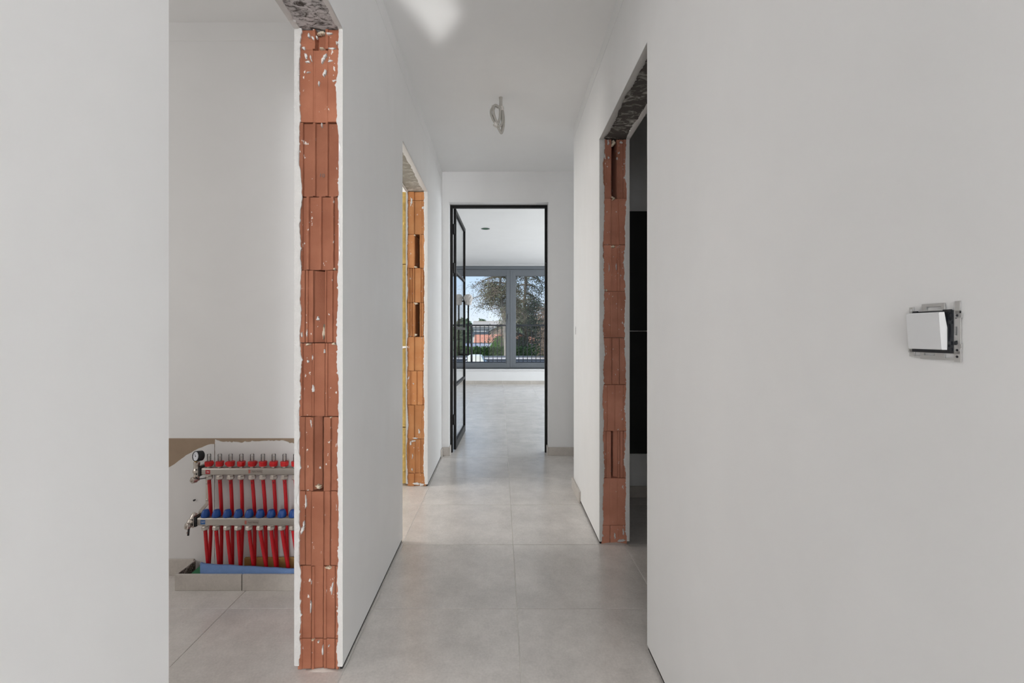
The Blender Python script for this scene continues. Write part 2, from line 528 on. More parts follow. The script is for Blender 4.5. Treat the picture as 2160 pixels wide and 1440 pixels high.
M_BLACKP = simple('matt_black_panel', lin(12, 12, 12), 0.6, var=0.05)
M_SLEEVE = simple('foam_wrap', lin(214, 210, 206), 0.6, var=0.06, scale=60, bump=0.5)
M_RTAG = simple('red_tag', lin(176, 40, 46), 0.5, var=0.02)
M_BTAG = simple('blue_tag', lin(40, 96, 158), 0.5, var=0.02)
M_WPRINT = simple('white_print', lin(232, 230, 228), 0.5, var=0.01)
M_GAUGE = simple('gauge_face', lin(226, 227, 232), 0.4, var=0.02)
M_RUBBER = simple('black_rubber', lin(26, 26, 28), 0.6, var=0.05)

# ------------------------------------------------------------------ structure: floor and ceilings
TH = 0.163   # wall thickness
HC = 2.66    # ceiling height

floor = structure(MB().box((-3.75, -7.3, -0.25), (4.2, 10.95, -0.0025)), 'floor', M_GROUT, 'large square beige-grey floor tiles with pale joints')
rest = MB()
for a, b in (((-3.75, -7.3), (4.2, 0.777)), ((-3.75, 0.777), (-1.732, 10.95)), ((1.268, 0.777), (4.2, 10.95)), ((-1.732, 2.577), (-1.132, 10.95))):
    rest.box((a[0], a[1], -0.0024), (b[0], b[1], 0.0))
part(rest, 'tiled_area', M_TILEJ, floor)

J = 0.0016
tile_cache = {}
def tile_at(x0, x1, y0, y1):
    w, d = round(x1 - x0, 4), round(y1 - y0, 4)
    if (w, d) not in tile_cache:
        tile_cache[(w, d)] = MB().box((J, J, -0.009), (w - J, d - J, 0.0), 0.0008).mesh('floor_tile', M_TILE)
    o = bpy.data.objects.new('floor_tile', tile_cache[(w, d)])
    COL.objects.link(o)
    o.location = (x0, y0, 0)
    o.parent = floor
for r in range(-2, 15):
    y0 = 1.977 + 0.6 * r; y1 = min(y0 + 0.6, 10.80)
    for c in range(-3, 2):
        x0 = 0.068 + 0.6 * c; x1 = x0 + 0.6
        if c == -3 and r > 0:
            continue
        tile_at(x0, x1, y0, y1)

ceiling = structure(MB().box((-3.75, -7.3, HC), (4.2, 4.63, HC + 0.2)), 'ceiling', M_CEIL, 'white plastered corridor ceiling')
structure(MB().box((-3.6, -1.0, 2.615), (-0.69, 2.26, HC + 0.01)), 'ceiling_plant_room', M_CEIL, 'white ceiling of the room with the manifold')
structure(MB().box((-3.2, 4.60, 2.70), (4.2, 10.95, 2.90)), 'ceiling_living_room', M_CEIL, 'white ceiling of the bright room behind the glass door')

# ------------------------------------------------------------------ structure: corridor walls
def seg(mb, side, y0, y1, z0, z1, d0=0.0, d1=TH):
    """piece of a corridor wall, between depths d0..d1 behind its corridor face"""
    X = XL if side < 0 else XR
    P = []
    for z in (z0, z1):
        P += [(X(y0) + side * d0, y0, z), (X(y0) + side * d1, y0, z), (X(y1) + side * d1, y1, z), (X(y1) + side * d0, y1, z)]
    mb.hexa(P)

SK = 0.014      # plaster skin
BD = 0.25      # depth of the bare bricks at the jambs
J1, J2, J3 = 1.612, 3.56, 2.58           # depths of the three bare jambs
L1, L2, L3 = 2.174, 2.205, 2.196         # undersides of the lintels
ZB = 0.016

wl = MB()
seg(wl, -1, -1.15, 0.76, ZB, HC)
seg(wl, -1, J1 + BD, 2.62, ZB, HC)
seg(wl, -1, J2 + BD, 4.47, ZB, HC)
for y0, y1, z in ((J1, J1 + BD, L1), (J2, J2 + BD, L2)):
    seg(wl, -1, y0, y1, ZB, z, 0, SK)
seg(wl, -1, J1, J1 + BD, ZB, L1, TH - SK, TH)
for y0, y1, z in ((0.76, J1 + BD, L1), (2.62, J2 + BD, L2)):
    seg(wl, -1, y0, y1, z + 0.10, HC, SK, TH - SK)
    seg(wl, -1, y0, y1, z, HC, 0, SK)
    seg(wl, -1, y0, y1, z, HC, TH - SK, TH)
wall_left = structure(wl, 'wall_left', M_WALL, 'white plastered left corridor wall with two bare brick door openings')
core = MB()
for y0, y1 in ((-1.15, 0.76), (J1 + BD, 2.62), (J2 + BD, 4.47)):
    seg(core, -1, y0, y1, 0.0, ZB, 0.004, TH - 0.004)
for y0, y1 in ((J1 + 0.01, J1 + BD), (J2 + 0.01, J2 + BD)):
    seg(core, -1, y0, y1, 0.0, ZB, 0.004, SK - 0.001)
part(core, 'gap_shade_strip', M_DARK, wall_left)  # dark strip painted as the shade in the gap below the plaster

wr = MB()
seg(wr, 1, -1.15, 1.722, ZB, HC)
seg(wr, 1, J3 + BD, 3.52, ZB, HC)
seg(wr, 1, J3, J3 + BD, ZB, L3, 0, SK)
seg(wr, 1, J3, J3 + BD, ZB, L3, TH - SK, TH)
seg(wr, 1, 1.722, J3 + BD, L3 + 0.10, HC, SK, TH - SK)
seg(wr, 1, 1.722, J3 + BD, L3, HC, 0, SK)
seg(wr, 1, 1.722, J3 + BD, L3, HC, TH - SK, TH)
wall_right = structure(wr, 'wall_right', M_WALL, 'white plastered right corridor wall with one bare brick door opening')
core = MB()
seg(core, 1, -1.15, 1.722, 0.0, ZB, 0.004, TH - 0.004)
seg(core, 1, J3 + BD, 3.50, 0.0, ZB, 0.004, TH - 0.004)
seg(core, 1, J3 + 0.01, J3 + BD, 0.0, ZB, 0.004, SK - 0.001)
part(core, 'gap_shade_strip', M_DARK, wall_right)  # same shade-coloured strip below the right wall

def lintel(parent, side, y0, y1, z, mat):
    mb = MB(); seg(mb, side, y0, y1 + BD * 0.9, z + 0.003, z + 0.10, SK, TH - SK)
    part(mb, 'lintel', mat, parent, label='bare concrete lintel smeared with white plaster')
lintel(wall_left, -1, 0.76, J1, L1, M_CONC)
lintel(wall_left, -1, 2.62, J2, L2, M_CONC3)
lintel(wall_right, 1, 1.722, J3, L3, M_CONC2)

# ragged plaster edges ------------------------------------------------
def ragged(parent, p0, along, inward, out, length, w, amp, seed, step=0.006, th=0.004, name='plaster_edge', lean=0.0):
    n = int(length / step) + 1
    nz = noise_line(n, seed)
    p0, a, i_, o_ = Vector(p0), Vector(along), Vector(inward), Vector(out)
    V, Fs = [], []
    rnd = random.Random(seed + 5)
    for k in range(n):
        t = k * length / (n - 1)
        ww = max(0.004, w + amp * nz[k] + (amp * 0.8 * rnd.random() if rnd.random() < 0.12 else 0))
        q = p0 + a * t + i_ * (lean * (t - length / 2))
        V += [q + o_ * th, q + i_ * (ww * 0.75) + o_ * th, q + i_ * ww + o_ * (th * 0.3), q + i_ * ww - o_ * 0.004, q - o_ * 0.004]
    for k in range(n - 1):
        for m in range(4):
            Fs.append((k * 5 + m, k * 5 + m + 1, (k + 1) * 5 + m + 1, (k + 1) * 5 + m))
    mb = MB().add(V, Fs)
    return part(mb, name, M_RAW, parent, smooth=50)

def jamb_edges(parent, side, yj, zt, y_near, seeds, w=(0.018, 0.018), amp=0.0045, lean=0.0):
    X = XL if side < 0 else XR
    xa, xb = X(yj), X(yj) + side * TH
    ragged(parent, (xa, yj, ZB), (0, 0, 1), (side, 0, 0), (0, -1, 0), zt - ZB, w[0], amp, seeds, lean=lean)
    ragged(parent, (xb, yj, 0.02), (0, 0, 1), (-side, 0, 0), (0, -1, 0), zt - 0.02, w[1], amp, seeds + 1, lean=-lean)
    # along the soffit
    d = Vector((X(yj) - X(y_near), yj - y_near, 0)); ln = d.length; d.normalize()
    ragged(parent, (X(y_near), y_near, zt), d, (side, 0, 0), (0, 0, -1), ln, w[0] * 1.1, amp * 1.1, seeds + 2)
    ragged(parent, (X(y_near) + side * TH, y_near, zt), d, (-side, 0, 0), (0, 0, -1), ln, w[1] * 0.9, amp, seeds + 3)

jamb_edges(wall_left, -1, J1, L1, 0.76, 11, (0.016, 0.018), 0.0056)
jamb_edges(wall_left, -1, J2, L2, 2.62, 21, (0.028, 0.010), 0.005)
jamb_edges(wall_right, 1, J3, L3, 1.722, 31, (0.024, 0.022), 0.006)

# bare bricks -----------------------------------------------------------
def brick(parent, x0, x1, z0, z1, yf, cols, mat, seed, lean=0.0):
    """grooved end face of a hollow clay block. cols: (f0, f1, depth_mm[, depth_mm at f1])"""
    rnd = random.Random(seed)
    prof = []
    for c in cols:
        dm = lambda q: q * (1.7 if q < 10 else 2.5 if q > 50 else 1.0) * 0.001
        d0 = dm(c[2]); d1 = dm(c[3] if len(c) > 3 else c[2])
        e = 0.006
        prof.append((c[0] + e, yf + d0)); prof.append((c[1] - e, yf + d1))
    prof[0] = (0.0, prof[0][1]); prof[-1] = (1.0, prof[-1][1])
    nz = 14
    V, Fs = [], []
    m = len(prof) + 2
    yb = yf + BD - 0.002
    for k in range(nz + 1):
        z = z0 + (z1 - z0) * k / nz
        xo = lean * (z - 1.1)
        for (f, y) in prof:
            jx = rnd.uniform(-0.0005, 0.0005) if 0.01 < f < 0.99 else 0
            jy = rnd.uniform(-0.0004, 0.0004)
            V.append((x0 + (x1 - x0) * f + jx + xo, y + jy, z))
        V.append((x1 + xo, yb, z)); V.append((x0 + xo, yb, z))
    for k in range(nz):
        for i in range(m):
            j = (i + 1) % m
            Fs.append((k * m + i, k * m + j, (k + 1) * m + j, (k + 1) * m + i))
    Fs.append(tuple(range(m - 1, -1, -1)))
    Fs.append(tuple(nz * m + i for i in range(m)))
    c = Vector(((x0 + x1) / 2, yf, z0))
    mb = MB(); mb.v = [tuple(Vector(v) - c) for v in V]; mb.f = Fs
    o = mb.build('brick', mat)
    o.location = c
    o.parent = parent
    return o

def cols_px(a, b, items):
    """items: (x0, x1, depth...) in crop pixels between a and b"""
    return [((i[0] - a) / (b - a), (i[1] - a) / (b - a)) + tuple(i[2:]) for i in items]

def zz(y, Y):
    return EYE + (CY - y) / F * Y

# first left jamb: ten courses
C1 = [
 (62, 103, cols_px(165, 418, [(165, 245, 4), (245, 263, 0), (263, 325, 30, 22), (325, 345, 0), (345, 402, 3), (402, 418, 0)])),
 (103, 257, cols_px(170, 415, [(170, 250, 2), (250, 262, 3.5), (262, 338, 4), (338, 341, 7), (341, 415, 0)])),
 (257, 413, cols_px(165, 412, [(165, 186, 0), (186, 245, 6), (245, 262, 0), (262, 322, 6), (322, 338, 0), (338, 390, 6), (390, 412, 0)])),
 (413, 569, cols_px(165, 404, [(165, 180, 4), (180, 205, 8), (205, 222, 0), (222, 280, 6), (280, 296, 0), (296, 350, 6), (350, 368, 0), (368, 390, 7), (390, 404, 1)])),
 (569, 723, cols_px(158, 400, [(158, 192, 2), (192, 200, 6), (200, 212, 0), (212, 234, 4), (234, 244, 0), (244, 292, 14, 40), (292, 314, 92), (314, 322, 0), (322, 348, 4), (348, 360, 0), (360, 388, 5), (388, 400, 0)])),
 (723, 879, cols_px(162, 388, [(162, 182, 0), (182, 230, 5), (230, 236, 7), (236, 246, 0), (246, 305, 3), (305, 310, 7), (310, 322, 0), (322, 380, 4), (380, 388, 1)])),
 (879, 1036, cols_px(150, 395, [(150, 186, 3), (186, 190, 6), (190, 225, 2), (225, 240, 0), (240, 278, 12, 30), (278, 303, 55), (303, 345, 0), (345, 350, 5), (350, 382, 2), (382, 395, 0)])),
 (1036, 1194, cols_px(146, 392, [(146, 184, 4), (184, 188, 7), (188, 222, 3), (222, 226, 6), (226, 300, 0), (300, 306, 4), (306, 338, 2), (338, 343, 7), (343, 376, 3), (376, 392, 0)])),
 (1194, 1348, cols_px(140, 392, [(140, 165, 1), (165, 220, 3), (220, 226, 7), (226, 242, 0), (242, 294, 3), (294, 300, 7), (300, 316, 0), (316, 368, 3), (368, 374, 7), (374, 392, 1)])),
 (1348, 1416, cols_px(140, 392, [(140, 165, 1), (165, 220, 3), (220, 226, 7), (226, 242, 0), (242, 294, 3), (294, 300, 7), (300, 316, 0), (316, 368, 3), (368, 374, 7), (374, 392, 1)])),
]
xa, xb = XL(J1) - SK + 0.001, XL(J1) - TH + SK - 0.001
for i, (ya, yb_, cols) in enumerate(C1):
    z1 = L1 if i == 0 else zz(ya, J1); z0 = 0.001 if i == len(C1) - 1 else zz(yb_, J1)
    brick(wall_left, xb, xa, z0 + 0.0012, z1 - 0.0012, J1 + 0.0015 + (0.002 if i in (2, 3, 5) else 0), cols, M_BRICK1, 100 + i, 0.003)

# second left jamb
A2 = [(0, 0.07, 3), (0.07, 0.36, 0), (0.36, 0.40, 7), (0.40, 0.74, 4), (0.74, 0.77, 2), (0.77, 1, 3)]
B2 = [(0, 0.1, 6), (0.1, 0.36, 0), (0.36, 0.40, 3), (0.40, 0.66, 85), (0.66, 0.72, 0), (0.72, 1, 3)]
G2 = [(0, .07, 5), (.07, .12, 0), (.12, .19, 7), (.19, .24, 0), (.24, .31, 7), (.31, .37, 0), (.37, .42, 7), (.42, .72, 1), (.72, .78, 6), (.78, .84, 0), (.84, .9, 6), (.9, 1, 1)]
S2 = [(0, .07, 5), (.07, .12, 0), (.12, .19, 7), (.19, .24, 0), (.24, .31, 7), (.31, .38, 0), (.38, .42, 4), (.42, .66, 80), (.66, .72, 0), (.72, .78, 6), (.78, .84, 0), (.84, .9, 6), (.9, 1, 1)]
D2 = [(0, .1, 4), (.1, .14, 0), (.14, .22, 6), (.22, .26, 7), (.26, .50, 1), (.50, .55, 7), (.55, .82, 1), (.82, .87, 7), (.87, 1, 1)]
E2 = [(0, .06, 0), (.06, .33, 5), (.33, .40, 0), (.40, .62, 6), (.62, .70, 0), (.70, .95, 5), (.95, 1, 0)]
C2 = [(400, 422, A2), (422, 494, A2), (494, 565, B2), (565, 638, G2), (638, 710, S2), (710, 782, A2), (782, 854, D2), (854, 926, A2), (926, 998, E2), (998, 1026, A2)]
xa, xb = XL(J2) - SK + 0.001, XL(J2) - TH + 0.010
for i, (ya, yb_, cols) in enumerate(C2):
    z1 = L2 if i == 0 else zz(ya, J2); z0 = 0.001 if i == len(C2) - 1 else zz(yb_, J2)
    brick(wall_left, xb, xa, z0 + 0.0015, z1 - 0.0015, J2 + 0.0015, cols, M_BRICK2, 200 + i)
# mineral wool beside the second jamb
def wool(z0, z1, seed, w):
    rnd = random.Random(seed); n = 40; V, Fs = [], []
    x0 = xb - 0.004
    for k in range(n + 1):
        z = z0 + (z1 - z0) * k / n
        for m in range(5):
            f = m / 4
            V.append((x0 - f * w + rnd.uniform(-.002, .002), J2 + 0.004 + rnd.uniform(-0.006, 0.008) + (0.012 if m in (0, 4) else 0), z))
        V.append((x0 - w, J2 + 0.35, z)); V.append((x0, J2 + 0.35, z))
    for k in range(n):
        for i in range(7):
            j = (i + 1) % 7
            Fs.append((k * 7 + i, k * 7 + j, (k + 1) * 7 + j, (k + 1) * 7 + i))
    Fs.append(tuple(range(6, -1, -1))); Fs.append(tuple(n * 7 + i for i in range(7)))
    part(MB().add(V, Fs), 'insulation_slab', M_WOOL, wall_left, smooth=60, label='yellow mineral wool slab beside the orange bricks')
for k, (ya, yb_) in enumerate(((404, 556), (558, 730), (736, 900), (902, 1020))):
    wool(zz(yb_, J2), zz(ya, J2), 400 + k, 0.07)

# right jamb
def r3(items): return cols_px(240, 428, items)
C3 = [
 (292, 418, r3([(240, 262, 3), (262, 275, 0), (275, 306, 3), (306, 312, 0), (312, 352, 70), (352, 358, 0), (358, 372, 4), (372, 378, 0), (378, 398, 3), (398, 402, 5), (402, 428, 1)])),
 (418, 516, r3([(240, 252, 4), (252, 306, 0), (306, 316, 5), (316, 358, 6), (358, 365, 3), (365, 372, 5), (372, 428, 0)])),
 (516, 614, r3([(240, 254, 4), (254, 304, 1), (304, 314, 0), (314, 358, 12), (358, 372, 0), (372, 378, 4), (378, 428, 2)])),
 (614, 712, r3([(240, 304, 0), (304, 312, 0.6), (312, 358, 0), (358, 372, 0.6), (372, 428, 0)])),
 (712, 811, r3([(240, 304, 3), (304, 312, 0), (312, 318, 6), (318, 358, 2), (358, 368, 0), (368, 374, 6), (374, 428, 3)])),
 (811, 909, r3([(240, 280, 1), (280, 284, 2.5), (284, 336, 0), (336, 340, 2), (340, 400, 0.5), (400, 403, 2), (403, 428, 1)])),
 (909, 1008, r3([(240, 268, 1), (268, 276, 6), (276, 300, 1), (300, 310, 0), (310, 330, 60), (330, 360, 24, 8), (360, 372, 0), (372, 378, 6), (378, 398, 1), (398, 402, 5), (402, 428, 1)])),
 (1008, 1108, r3([(240, 300, 0), (300, 310, 0.6), (310, 356, 0), (356, 368, 0.6), (368, 428, 0)])),
 (1108, 1147, r3([(240, 298, 1), (298, 304, 6), (304, 366, 0), (366, 428, 1)])),
]
xa, xb3 = XR(J3) + SK - 0.001, XR(J3) + TH - SK + 0.001
for i, (ya, yb_, cols) in enumerate(C3):
    z1 = L3 if i == 0 else zz(ya, J3); z0 = 0.001 if i == len(C3) - 1 else zz(yb_, J3)
    brick(wall_right, xa, xb3, z0 + 0.0012, z1 - 0.0012, J3 + 0.0015, cols, M_BRICK3, 300 + i)

# daubs of plaster and mortar on the bricks
def daub(mb, x, y, Y, w, h, ang, seed, th=0.0012):
    rnd = random.Random(seed)
    c = px(x, y, Y - 0.0005); n = 28; P = []
    ca, sa = math.cos(ang), math.sin(ang)
    hs = [(k, rnd.uniform(0.10, 0.34) / (k ** 0.4), rnd.uniform(0, 6.3)) for k in (2, 3, 5, 7, 9)]
    bend = rnd.uniform(-0.5, 0.5) * w
    for k in range(n):
        t = 2 * PI * k / n; r = max(0.25, 0.8 + sum(a_ * math.sin(q * t + ph) for q, a_, ph in hs))
        u, v = math.cos(t) * w * 0.45 * r, math.sin(t) * h * 0.5 * r
        u += bend * (v / h) ** 2 * 2
        P.append(c + Vector((u * ca - v * sa, 0, u * sa + v * ca)))
    top = [c + (p - c) * 0.7 + Vector((0, -th, 0)) for p in P]
    bot = [p + Vector((0, 0.008, 0)) for p in P]
    V = P + top + bot
    Fs = [tuple(n + k for k in range(n))]
    for k in range(n):
        j = (k + 1) % n
        Fs += [(k, j, n + j, n + k), (2 * n + k, 2 * n + j, j, k)]
    mb.add(V, Fs)
d1 = MB(); rnd = random.Random(7)
for i, (x, y, w, h, a) in enumerate([
    (682, 122, 9, 20, -.5), (684, 153, 8, 16, -.35), (672, 175, 4, 9, 0), (648, 130, 12, 5, .1), (645, 118, 7, 16, .3), (655, 122, 4, 14, .2),
    (697, 128, 14, 5, 0), (705, 170, 10, 5, .2), (651, 74, 6, 10, .2), (660, 80, 5, 12, .4), (668, 78, 4, 8, 0), (694, 70, 14, 5, .2), (710, 90, 5, 7, 0),
    (640, 101, 9, 6, 0), (700, 102, 20, 4, 0), (650, 152, 8, 2, .1), (660, 820, 6, 18, -.1), (659, 754, 4, 8, 0), (649, 762, 6, 6, 0), (684, 741, 4, 8, 0),
    (656, 892, 4, 14, .1), (645, 1060, 4, 26, 0), (637, 1118, 6, 22, -.25), (640, 1108, 4, 18, 0), (700, 1240, 4, 26, -.1), (655, 1280, 3, 24, 0),
    (680, 1372, 3, 26, 0), (671, 1354, 5, 4, 0), (693, 1363, 3, 4, 0), (670, 672, 6, 10, -.4), (636, 706, 3, 14, 0), (647, 703, 3, 18, 0), (678, 263, 2, 12, 0)]):
    daub(d1, x, y, J1, w * 0.0016, h * 0.0016, a, i)
part(d1, 'plaster_daubs', M_RAW, wall_left, kind='stuff')
d2 = MB()
for i, (x, y, w, h, a) in enumerate([(868, 425, 6, 18, 0), (892, 438, 5, 8, 0), (872, 930, 12, 4, 0), (866, 935, 5, 9, 0), (875, 924, 14, 3, 0), (862, 797, 3, 8, -.4),
    (872, 809, 3, 4, 0), (884, 910, 4, 12, 0), (870, 962, 2, 14, 0), (878, 1020, 18, 6, 0), (889, 1022, 10, 8, 0), (869, 990, 3, 6, 0)]):
    daub(d2, x, y, J2, w * 0.00354, h * 0.00354, a, 40 + i)
part(d2, 'plaster_daubs', M_RAW, wall_left, kind='stuff')
d3 = MB()
for i, (x, y, w, h, a) in enumerate([(1269, 1130, 8, 8, 0), (1272, 316, 6, 6, 0), (1283, 300, 5, 12, 0), (1310, 300, 8, 5, 0), (1276, 330, 3, 12, 0), (1297, 1130, 4, 16, 0),
    (1310, 1140, 22, 6, 0), (1302, 334, 3, 8, 0), (1306, 322, 4, 5, 0), (1284, 332, 4, 6, 0), (1271, 300, 4, 5, 0), (1315, 1122, 4, 16, 0), (1300, 562, 2, 14, 0), (1285, 565, 2, 16, 0)]):
    daub(d3, x, y, J3, w * 0.00257, h * 0.00257, a, 70 + i)
part(d3, 'plaster_daubs', M_RAW, wall_right, kind='stuff')
m1 = MB()
for i, (x, y, w, h) in enumerate([(678, 70, 20, 10), (649, 726, 12, 5), (703, 725, 12, 5), (705, 567, 5, 5), (693, 1197, 16, 5), (660, 1349, 8, 3), (671, 1026, 16, 10), (683, 700, 7, 36), (698, 880, 5, 3), (679, 102, 12, 4)]):
    daub(m1, x, y, J1 + (0.016 if i in (0, 6) else 0.03 if i == 7 else 0), w * 0.0016, h * 0.0016, 0, 140 + i, 0.004)
part(m1, 'mortar_blobs', M_MORTAR, wall_left, kind='stuff')
m2 = MB()
for i, (x, y, w, h) in enumerate([(877, 563, 9, 5), (878, 640, 12, 5), (877, 706, 9, 6), (875, 496, 5, 4)]):
    daub(m2, x, y, J2 + 0.004, w * 0.0035, h * 0.0035, 0, 160 + i, 0.006)
part(m2, 'mortar_blobs', M_MORTAR, wall_left, kind='stuff')
m3 = MB()
for i, (x, y, w, h) in enumerate([(1294, 302, 12, 14), (1294, 418, 9, 8), (1293, 520, 11, 6), (1279, 612, 9, 5)]):
    daub(m3, x, y, J3 + 0.004, w * 0.0026, h * 0.0026, 0, 170 + i, 0.005)
part(m3, 'mortar_blobs', M_MORTAR, wall_right, kind='stuff')
# pencilled number on the third course and the pencilled note near the corridor corner
text('10', 0.017, Matrix.Translation(px(679, 370, J1 + 0.0045)) @ FACE_CAM @ Matrix.Rotation(-0.15, 4, 'Z'), M_PENCIL, wall_left, 'pencil_number', (1.2, 1))
WALL_R = Matrix.Rotation(-PI / 2, 4, 'Z') @ FACE_CAM     # text on the right wall, read from the corridor
text('15M423', 0.020, Matrix.Translation((XR(3.42) - 0.0012, 3.42, zz(696.5, 3.42))) @ WALL_R @ Matrix.Rotation(-PI / 2, 4, 'Z'), M_INK, wall_right, 'pencil_note', (0.9, 2.2))
# bedding on the floor under the jambs
def bed(x0, x1, Y, seed, parent):
    n = 14; nz = noise_line(n, seed); V, Fs = [], []
    for k in range(n):
        t = k / (n - 1); x = x0 + (x1 - x0) * t; h = max(0.001, 0.007 * math.sin(PI * t) + 0.003 * nz[k])
        V += [(x, Y - 0.007 - 0.003 * nz[k], 0.0), (x, Y - 0.003, h), (x, Y + 0.004, h), (x, Y + 0.004, 0.0)]
    for k in range(n - 1):
        for m in range(3):
            Fs.append((k * 4 + m, k * 4 + m + 1, (k + 1) * 4 + m + 1, (k + 1) * 4 + m))
    part(MB().add(V, Fs), 'grout_bed', M_BED, parent, smooth=60)
bed(-0.66, -0.55, J1, 3, wall_left); bed(-0.66, -0.57, J2, 4, wall_left); bed(0.55, 0.69, J3, 5, wall_right)

# plaster band under the ceiling
tb = MB()
seg(tb, -1, -1.15, 4.47, HC - 0.088, HC, -0.0018, 0.001)
part(tb, 'top_band', M_WALL, wall_left)
tb = MB(); seg(tb, 1, -1.15, 3.52, HC - 0.075, HC, -0.0018, 0.001)
part(tb, 'top_band', M_WALL, wall_right)

# ------------------------------------------------------------------ end wall with the door opening
YE = 4.47
OX0, OX1, OZ = -0.485, 0.4497, 2.378
we = MB()
we.box((-3.6, YE, 0), (OX0, YE + TH, HC + 0.15)); we.box((OX1, YE, 0), (4.1, YE + TH, HC + 0.15)); we.box((OX0, YE, OZ), (OX1, YE + TH, HC + 0.15))
wall_end = structure(we, 'wall_end', M_WALL, 'white plastered end wall around the tall glass door')
part(MB().box((XL(YE), YE - 0.0018, HC - 0.088), (1.6, YE + 0.001, HC)), 'top_band', M_WALL, wall_end)

def skirting(name, pieces, label):
    """pieces: (p0, p1) boxes, each one tile strip"""
    root = None
    for a, b in pieces:
        mb = MB().box(a, b, 0.0012)
        if root is None:
            root = structure(mb, name, M_SKIRT, label)
        else:
            part(mb, 'skirting_tile', M_SKIRT, root)
    return root
SH = 0.078
skirting('baseboard_end', [((OX1, YE - 0.011, 0), (1.02, YE - 0.001, SH)), ((1.023, YE - 0.011, 0), (1.6, YE - 0.001, SH)),
                           ((OX1 - 0.011, YE - 0.011, 0), (OX1 - 0.001, YE + 0.095, SH))], 'beige-grey tile skirting on the end wall right of the glass door')
skirting('baseboard_end_corner', [((XL(YE) + 0.012, YE - 0.011, 0), (OX0, YE - 0.001, SH)), ((OX0 + 0.001, YE - 0.011, 0), (OX0 + 0.011, YE + 0.095, SH)),
                                  ((XL(4.3) + 0.001, 4.36, 0), (XL(4.3) + 0.011, YE - 0.012, SH))], 'short tile skirting in the corner left of the glass door')
skirting('baseboard_right', [((XR(3.3) - 0.013, 3.20, 0.0), (XR(3.4) - 0.002, 3.535, SH))], 'loose tile skirting piece at the end of the right corridor wall')

# ------------------------------------------------------------------ rooms around
def room(name, boxes, label, mat=None):
    mb = MB()
    for a, b in boxes: mb.box(a, b)
    return structure(mb, name, mat or M_WALL, label)
YA = 2.255
PXL = (-1.447)        # curb
wall_plant = room('wall_plant_room_back', [((-3.6, YA, 0), (-0.70, YA + 0.14, HC))], 'white back wall of the plant room above the heating manifold')
part(MB().box((-3.6, YA - 0.0018, 2.615 - 0.088), (-0.70, YA + 0.001, 2.615)), 'top_band', M_WALL, wall_plant)
room('wall_plant_room_side', [((-3.75, -1.15, 0), (-3.6, 5.0, HC + 0.1))], 'far side wall of the left rooms')
room('wall_plant_room_front', [((-3.6, -1.15, 0), (-0.69, -1.0, HC))], 'front wall of the plant room')
room('wall_side_room_back', [((XR(3.4) + 0.02, 3.33, 0), (3.6, 3.50, HC))], 'back wall of the dark side room')
room('wall_side_room_outer', [((3.5, -1.15, 0), (3.65, 4.6, HC))], 'outer wall of the dark side room')
room('wall_side_room_front', [((0.69, -1.15, 0), (3.6, -1.0, HC))], 'front wall of the dark side room')
room('wall_hall_back', [((-2.55, -7.3, 0), (2.55, -7.1, HC))], 'back wall of the hall behind the viewer')
room('wall_hall_sides', [((-2.55, -7.3, 0), (-2.4, -1.0, HC)), ((2.4, -7.3, 0), (2.55, -1.0, HC))], 'side walls of the hall behind the viewer')
room('wall_passage_side', [((1.6, 3.50, 0), (1.75, 4.47, HC))], 'side wall of the short passage before the glass door')
# living room shell
YF = 10.80
room('wall_living_west', [((-3.2, YE + TH, 0), (-3.05, YF + 0.15, 2.75))], 'west wall of the bright room')
room('wall_living_east', [((4.05, YE + TH, 0), (4.2, YF + 0.15, 2.75))], 'east wall of the bright room')
WX0, WX1, WZ0, WZ1 = -1.30, 1.77, 0.345, 2.695
wall_far = room('wall_living_far', [((-3.2, YF, 0), (WX0, YF + 0.30, 2.75)), ((WX1, YF, 0), (4.2, YF + 0.30, 2.75)), ((WX0, YF, 0), (WX1, YF + 0.30, WZ0)), ((WX0, YF, WZ1), (WX1, YF + 0.30, 2.75))],
     'white wall under the wide grey window')
pcs = []
xs = [(x - CX) / F * YF for x in (1001, 1059.6, 1118.3)]
w_ = xs[1] - xs[0]
x = xs[0] - 4 * w_
while x < 3.2:
    pcs.append(((x + 0.002, YF - 0.012, 0), (x + w_ - 0.002, YF - 0.001, SH))); x += w_
skirting('baseboard_far', pcs, 'row of tile skirting under the wide grey window')
room('trim_window_sill', [((WX0, YF - 0.03, WZ0 - 0.03), (WX1, YF + 0.11, WZ0))], 'white window sill under the wide grey window')

# ------------------------------------------------------------------ window_1
win = bpy.data.objects.new('window_1', None); COL.objects.link(win)
win.location = (0, YF + 0.1, WZ0); win['kind'] = 'structure'; win['label'] = 'wide anthracite window with two sashes looking onto the garden'
YW = YF + 0.10
fm = MB()
fm.box((WX0, YW, WZ1 - 0.075), (WX1, YW + 0.10, WZ1), 0.004)
fm.box((WX0, YW + 0.012, WZ0), (WX0 + 0.05, YW + 0.10, WZ1 - 0.075), 0.003)
fm.box((WX1 - 0.05, YW + 0.012, WZ0), (WX1, YW + 0.10, WZ1 - 0.075), 0.003)
fm.box((WX0 + 0.05, YW + 0.012, WZ0), (WX1 - 0.05, YW + 0.10, WZ0 + 0.03), 0.003)
fm.box((WX0 + 0.05, YW + 0.012, WZ1 - 0.105), (WX1 - 0.05, YW + 0.10, WZ1 - 0.075), 0.003)
part(fm, 'window_frame', M_ANTH, win)
XM = 0.237
zs0, zs1 = WZ0 + 0.02, zz(568.5, YW)
gz0, gz1 = zz(766, YW), zz(581, YW)
